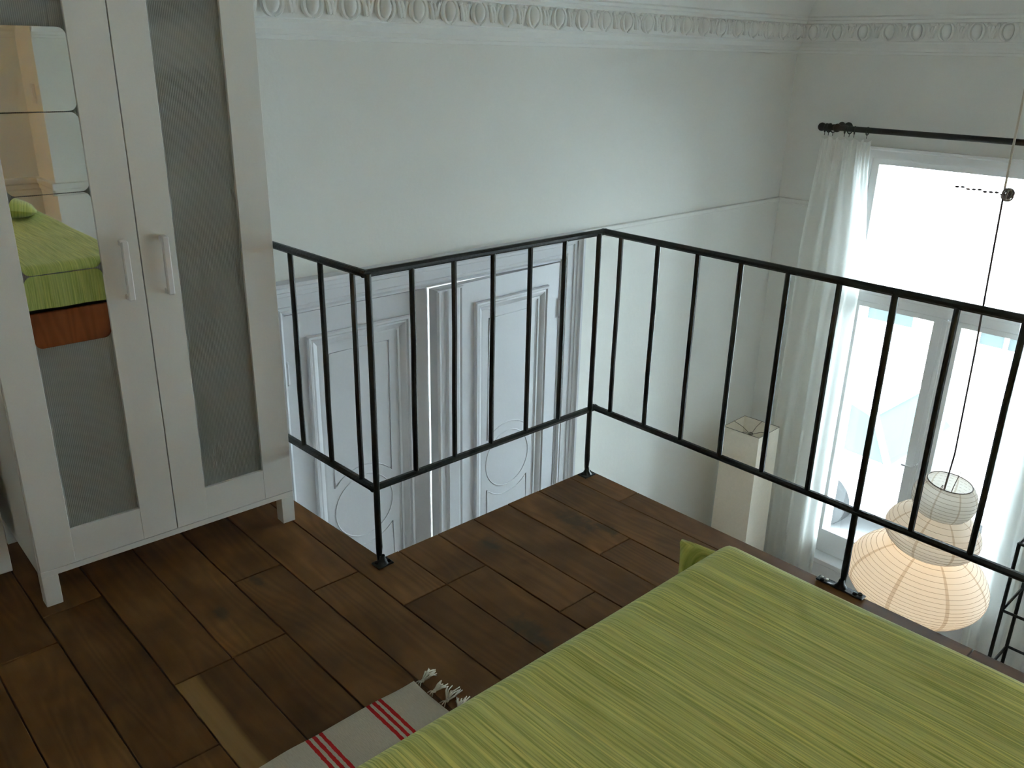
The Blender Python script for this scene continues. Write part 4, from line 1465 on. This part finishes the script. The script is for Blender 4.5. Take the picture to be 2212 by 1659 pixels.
gl_d = MB().box(0.16, 0.18, -0.5, 0.5, 0, 1).mesh('window', 'carglass')
frm = MB()
for (a, b_, c_, d_) in ((-0.5, -0.43, 0, 1), (0.43, 0.5, 0, 1), (-0.03, 0.03, 0, 1), (-0.5, 0.5, 0.97, 1.0), (-0.5, 0.5, 0, 0.04), (-0.5, 0.5, 0.68, 0.71)):
    frm.box(0.10, 0.16, a, b_, c_, d_)
frm_m = frm.mesh('window_frame', 'winpaint')
for (z0, z1, base_) in lv_:
    for y in wx:
        if abs(y) < 12:
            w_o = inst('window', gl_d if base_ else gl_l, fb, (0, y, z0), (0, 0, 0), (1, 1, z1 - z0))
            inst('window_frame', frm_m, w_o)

def make_car(loc, rz, paint_, label):
    """length along local x"""
    c = empty('car', loc, rz)
    tag(c, label, 'car', 'cars parked along the street')
    L, Wd = 4.1, 0.86
    low = [(-2.05, 0.32), (-2.06, 0.62), (-2.02, 0.86), (-1.85, 0.95), (-1.0, 0.97), (0.75, 0.95), (1.35, 0.84), (1.95, 0.68), (2.05, 0.52), (2.04, 0.30)]
    cab = [(-1.92, 0.94), (-1.62, 1.36), (-1.25, 1.46), (-0.2, 1.48), (0.25, 1.42), (1.02, 0.92)]
    b = MB()
    n = len(low)
    for s_ in (-1, 1):
        pass
    def ring(pr, w_):
        return [(x, w_, z) for x, z in pr]
    vs = []
    rows = [(-Wd + 0.05, 0.94), (-Wd, 1.0), (Wd, 1.0), (Wd - 0.05, 0.94)]
    for (w_, k_) in rows:
        vs += [(x * k_, w_, 0.3 + (z - 0.3) * (0.97 if k_ < 1 else 1)) for x, z in low]
    fs = [tuple(range(n)), tuple(range(3 * n, 4 * n))[::-1]]
    for r_ in range(3):
        for i in range(n):
            j = (i + 1) % n
            fs.append((r_ * n + i, (r_ + 1) * n + i, (r_ + 1) * n + j, r_ * n + j))
    b.add(vs, fs)
    b.obj('body', paint_, c, 30)
    # cabin: glass house with roof
    n = len(cab)
    g = MB()
    def wid(z):
        return Wd - 0.04 - (z - 0.92) * 0.42
    vs = [(x, -wid(z), z) for x, z in cab] + [(x, wid(z), z) for x, z in cab]
    g.add(vs, [tuple(range(n)), tuple(range(n, 2 * n))[::-1]] + [(i, n + i, n + (i + 1) % n, (i + 1) % n) for i in range(n)])
    g.obj('cabin_glass', 'carglass', c)
    rf = MB()
    pr = [(-1.64, 1.37), (-1.25, 1.472), (-0.2, 1.492), (0.27, 1.43)]
    vs = [(x, s_ * (wid(z) + 0.012), z + 0.006) for s_ in (-1, 1) for x, z in pr] + [(x, s_ * (wid(z) + 0.016), z - 0.05) for s_ in (-1, 1) for x, z in pr]
    m_ = len(pr)
    fs = [(i, i + 1, m_ + i + 1, m_ + i) for i in range(m_ - 1)]
    fs += [(i, i + 1, 2 * m_ + i + 1, 2 * m_ + i) for i in range(m_ - 1)] + [(m_ + i, m_ + i + 1, 3 * m_ + i + 1, 3 * m_ + i) for i in range(m_ - 1)]
    rf.add(vs, fs)
    rf.obj('roof', paint_, c)
    for s_ in (-1, 1):
        pl = MB()
        for (x0_, z0_, x1_, z1_) in ((-1.92, 0.94, -1.62, 1.38), (-0.35, 0.94, -0.40, 1.47), (1.02, 0.92, 0.25, 1.43), (-1.2, 0.95, -1.3, 1.45)):
            pl.tube([(x0_, s_ * (wid(z0_) + 0.004), z0_), (x1_, s_ * (wid(z1_) + 0.004), z1_)], 0.035, 6)
        pl.obj('pillar', paint_, c, True)
        for x in (-1.28, 1.28):
            wh = MB().lathe([(0.001, s_ * (Wd + 0.005)), (0.17, s_ * (Wd + 0.005)), (0.19, s_ * (Wd + 0.015)), (0.30, s_ * (Wd + 0.012)), (0.315, s_ * (Wd - 0.03)), (0.315, s_ * (Wd - 0.20)), (0.001, s_ * (Wd - 0.20))], 20, (x, 0, 0.315), 'Y')
            wh.obj('wheel', 'rubber', c, 30)
        MB().ball((0.72, s_ * (Wd + 0.07), 0.98), 0.085, 10, (0.7, 1, 0.8)).obj('side_mirror', paint_, c, True)
        MB().ball((1.86, s_ * 0.62, 0.70), 0.12, 10, (0.8, 1, 0.6)).obj('headlight', 'screw', c, True)
    return c
make_car((6.9, 3.12, ZS), pi / 2, 'car_white', 'white hatchback parked on the street, tail towards the silver car')
make_car((7.0, -1.02, ZS), pi / 2, 'car_silver', 'silver hatchback parked on the street behind the white one')
make_car((6.9, 7.6, ZS), pi / 2, 'car_silver', 'silver hatchback parked ahead of the white one')
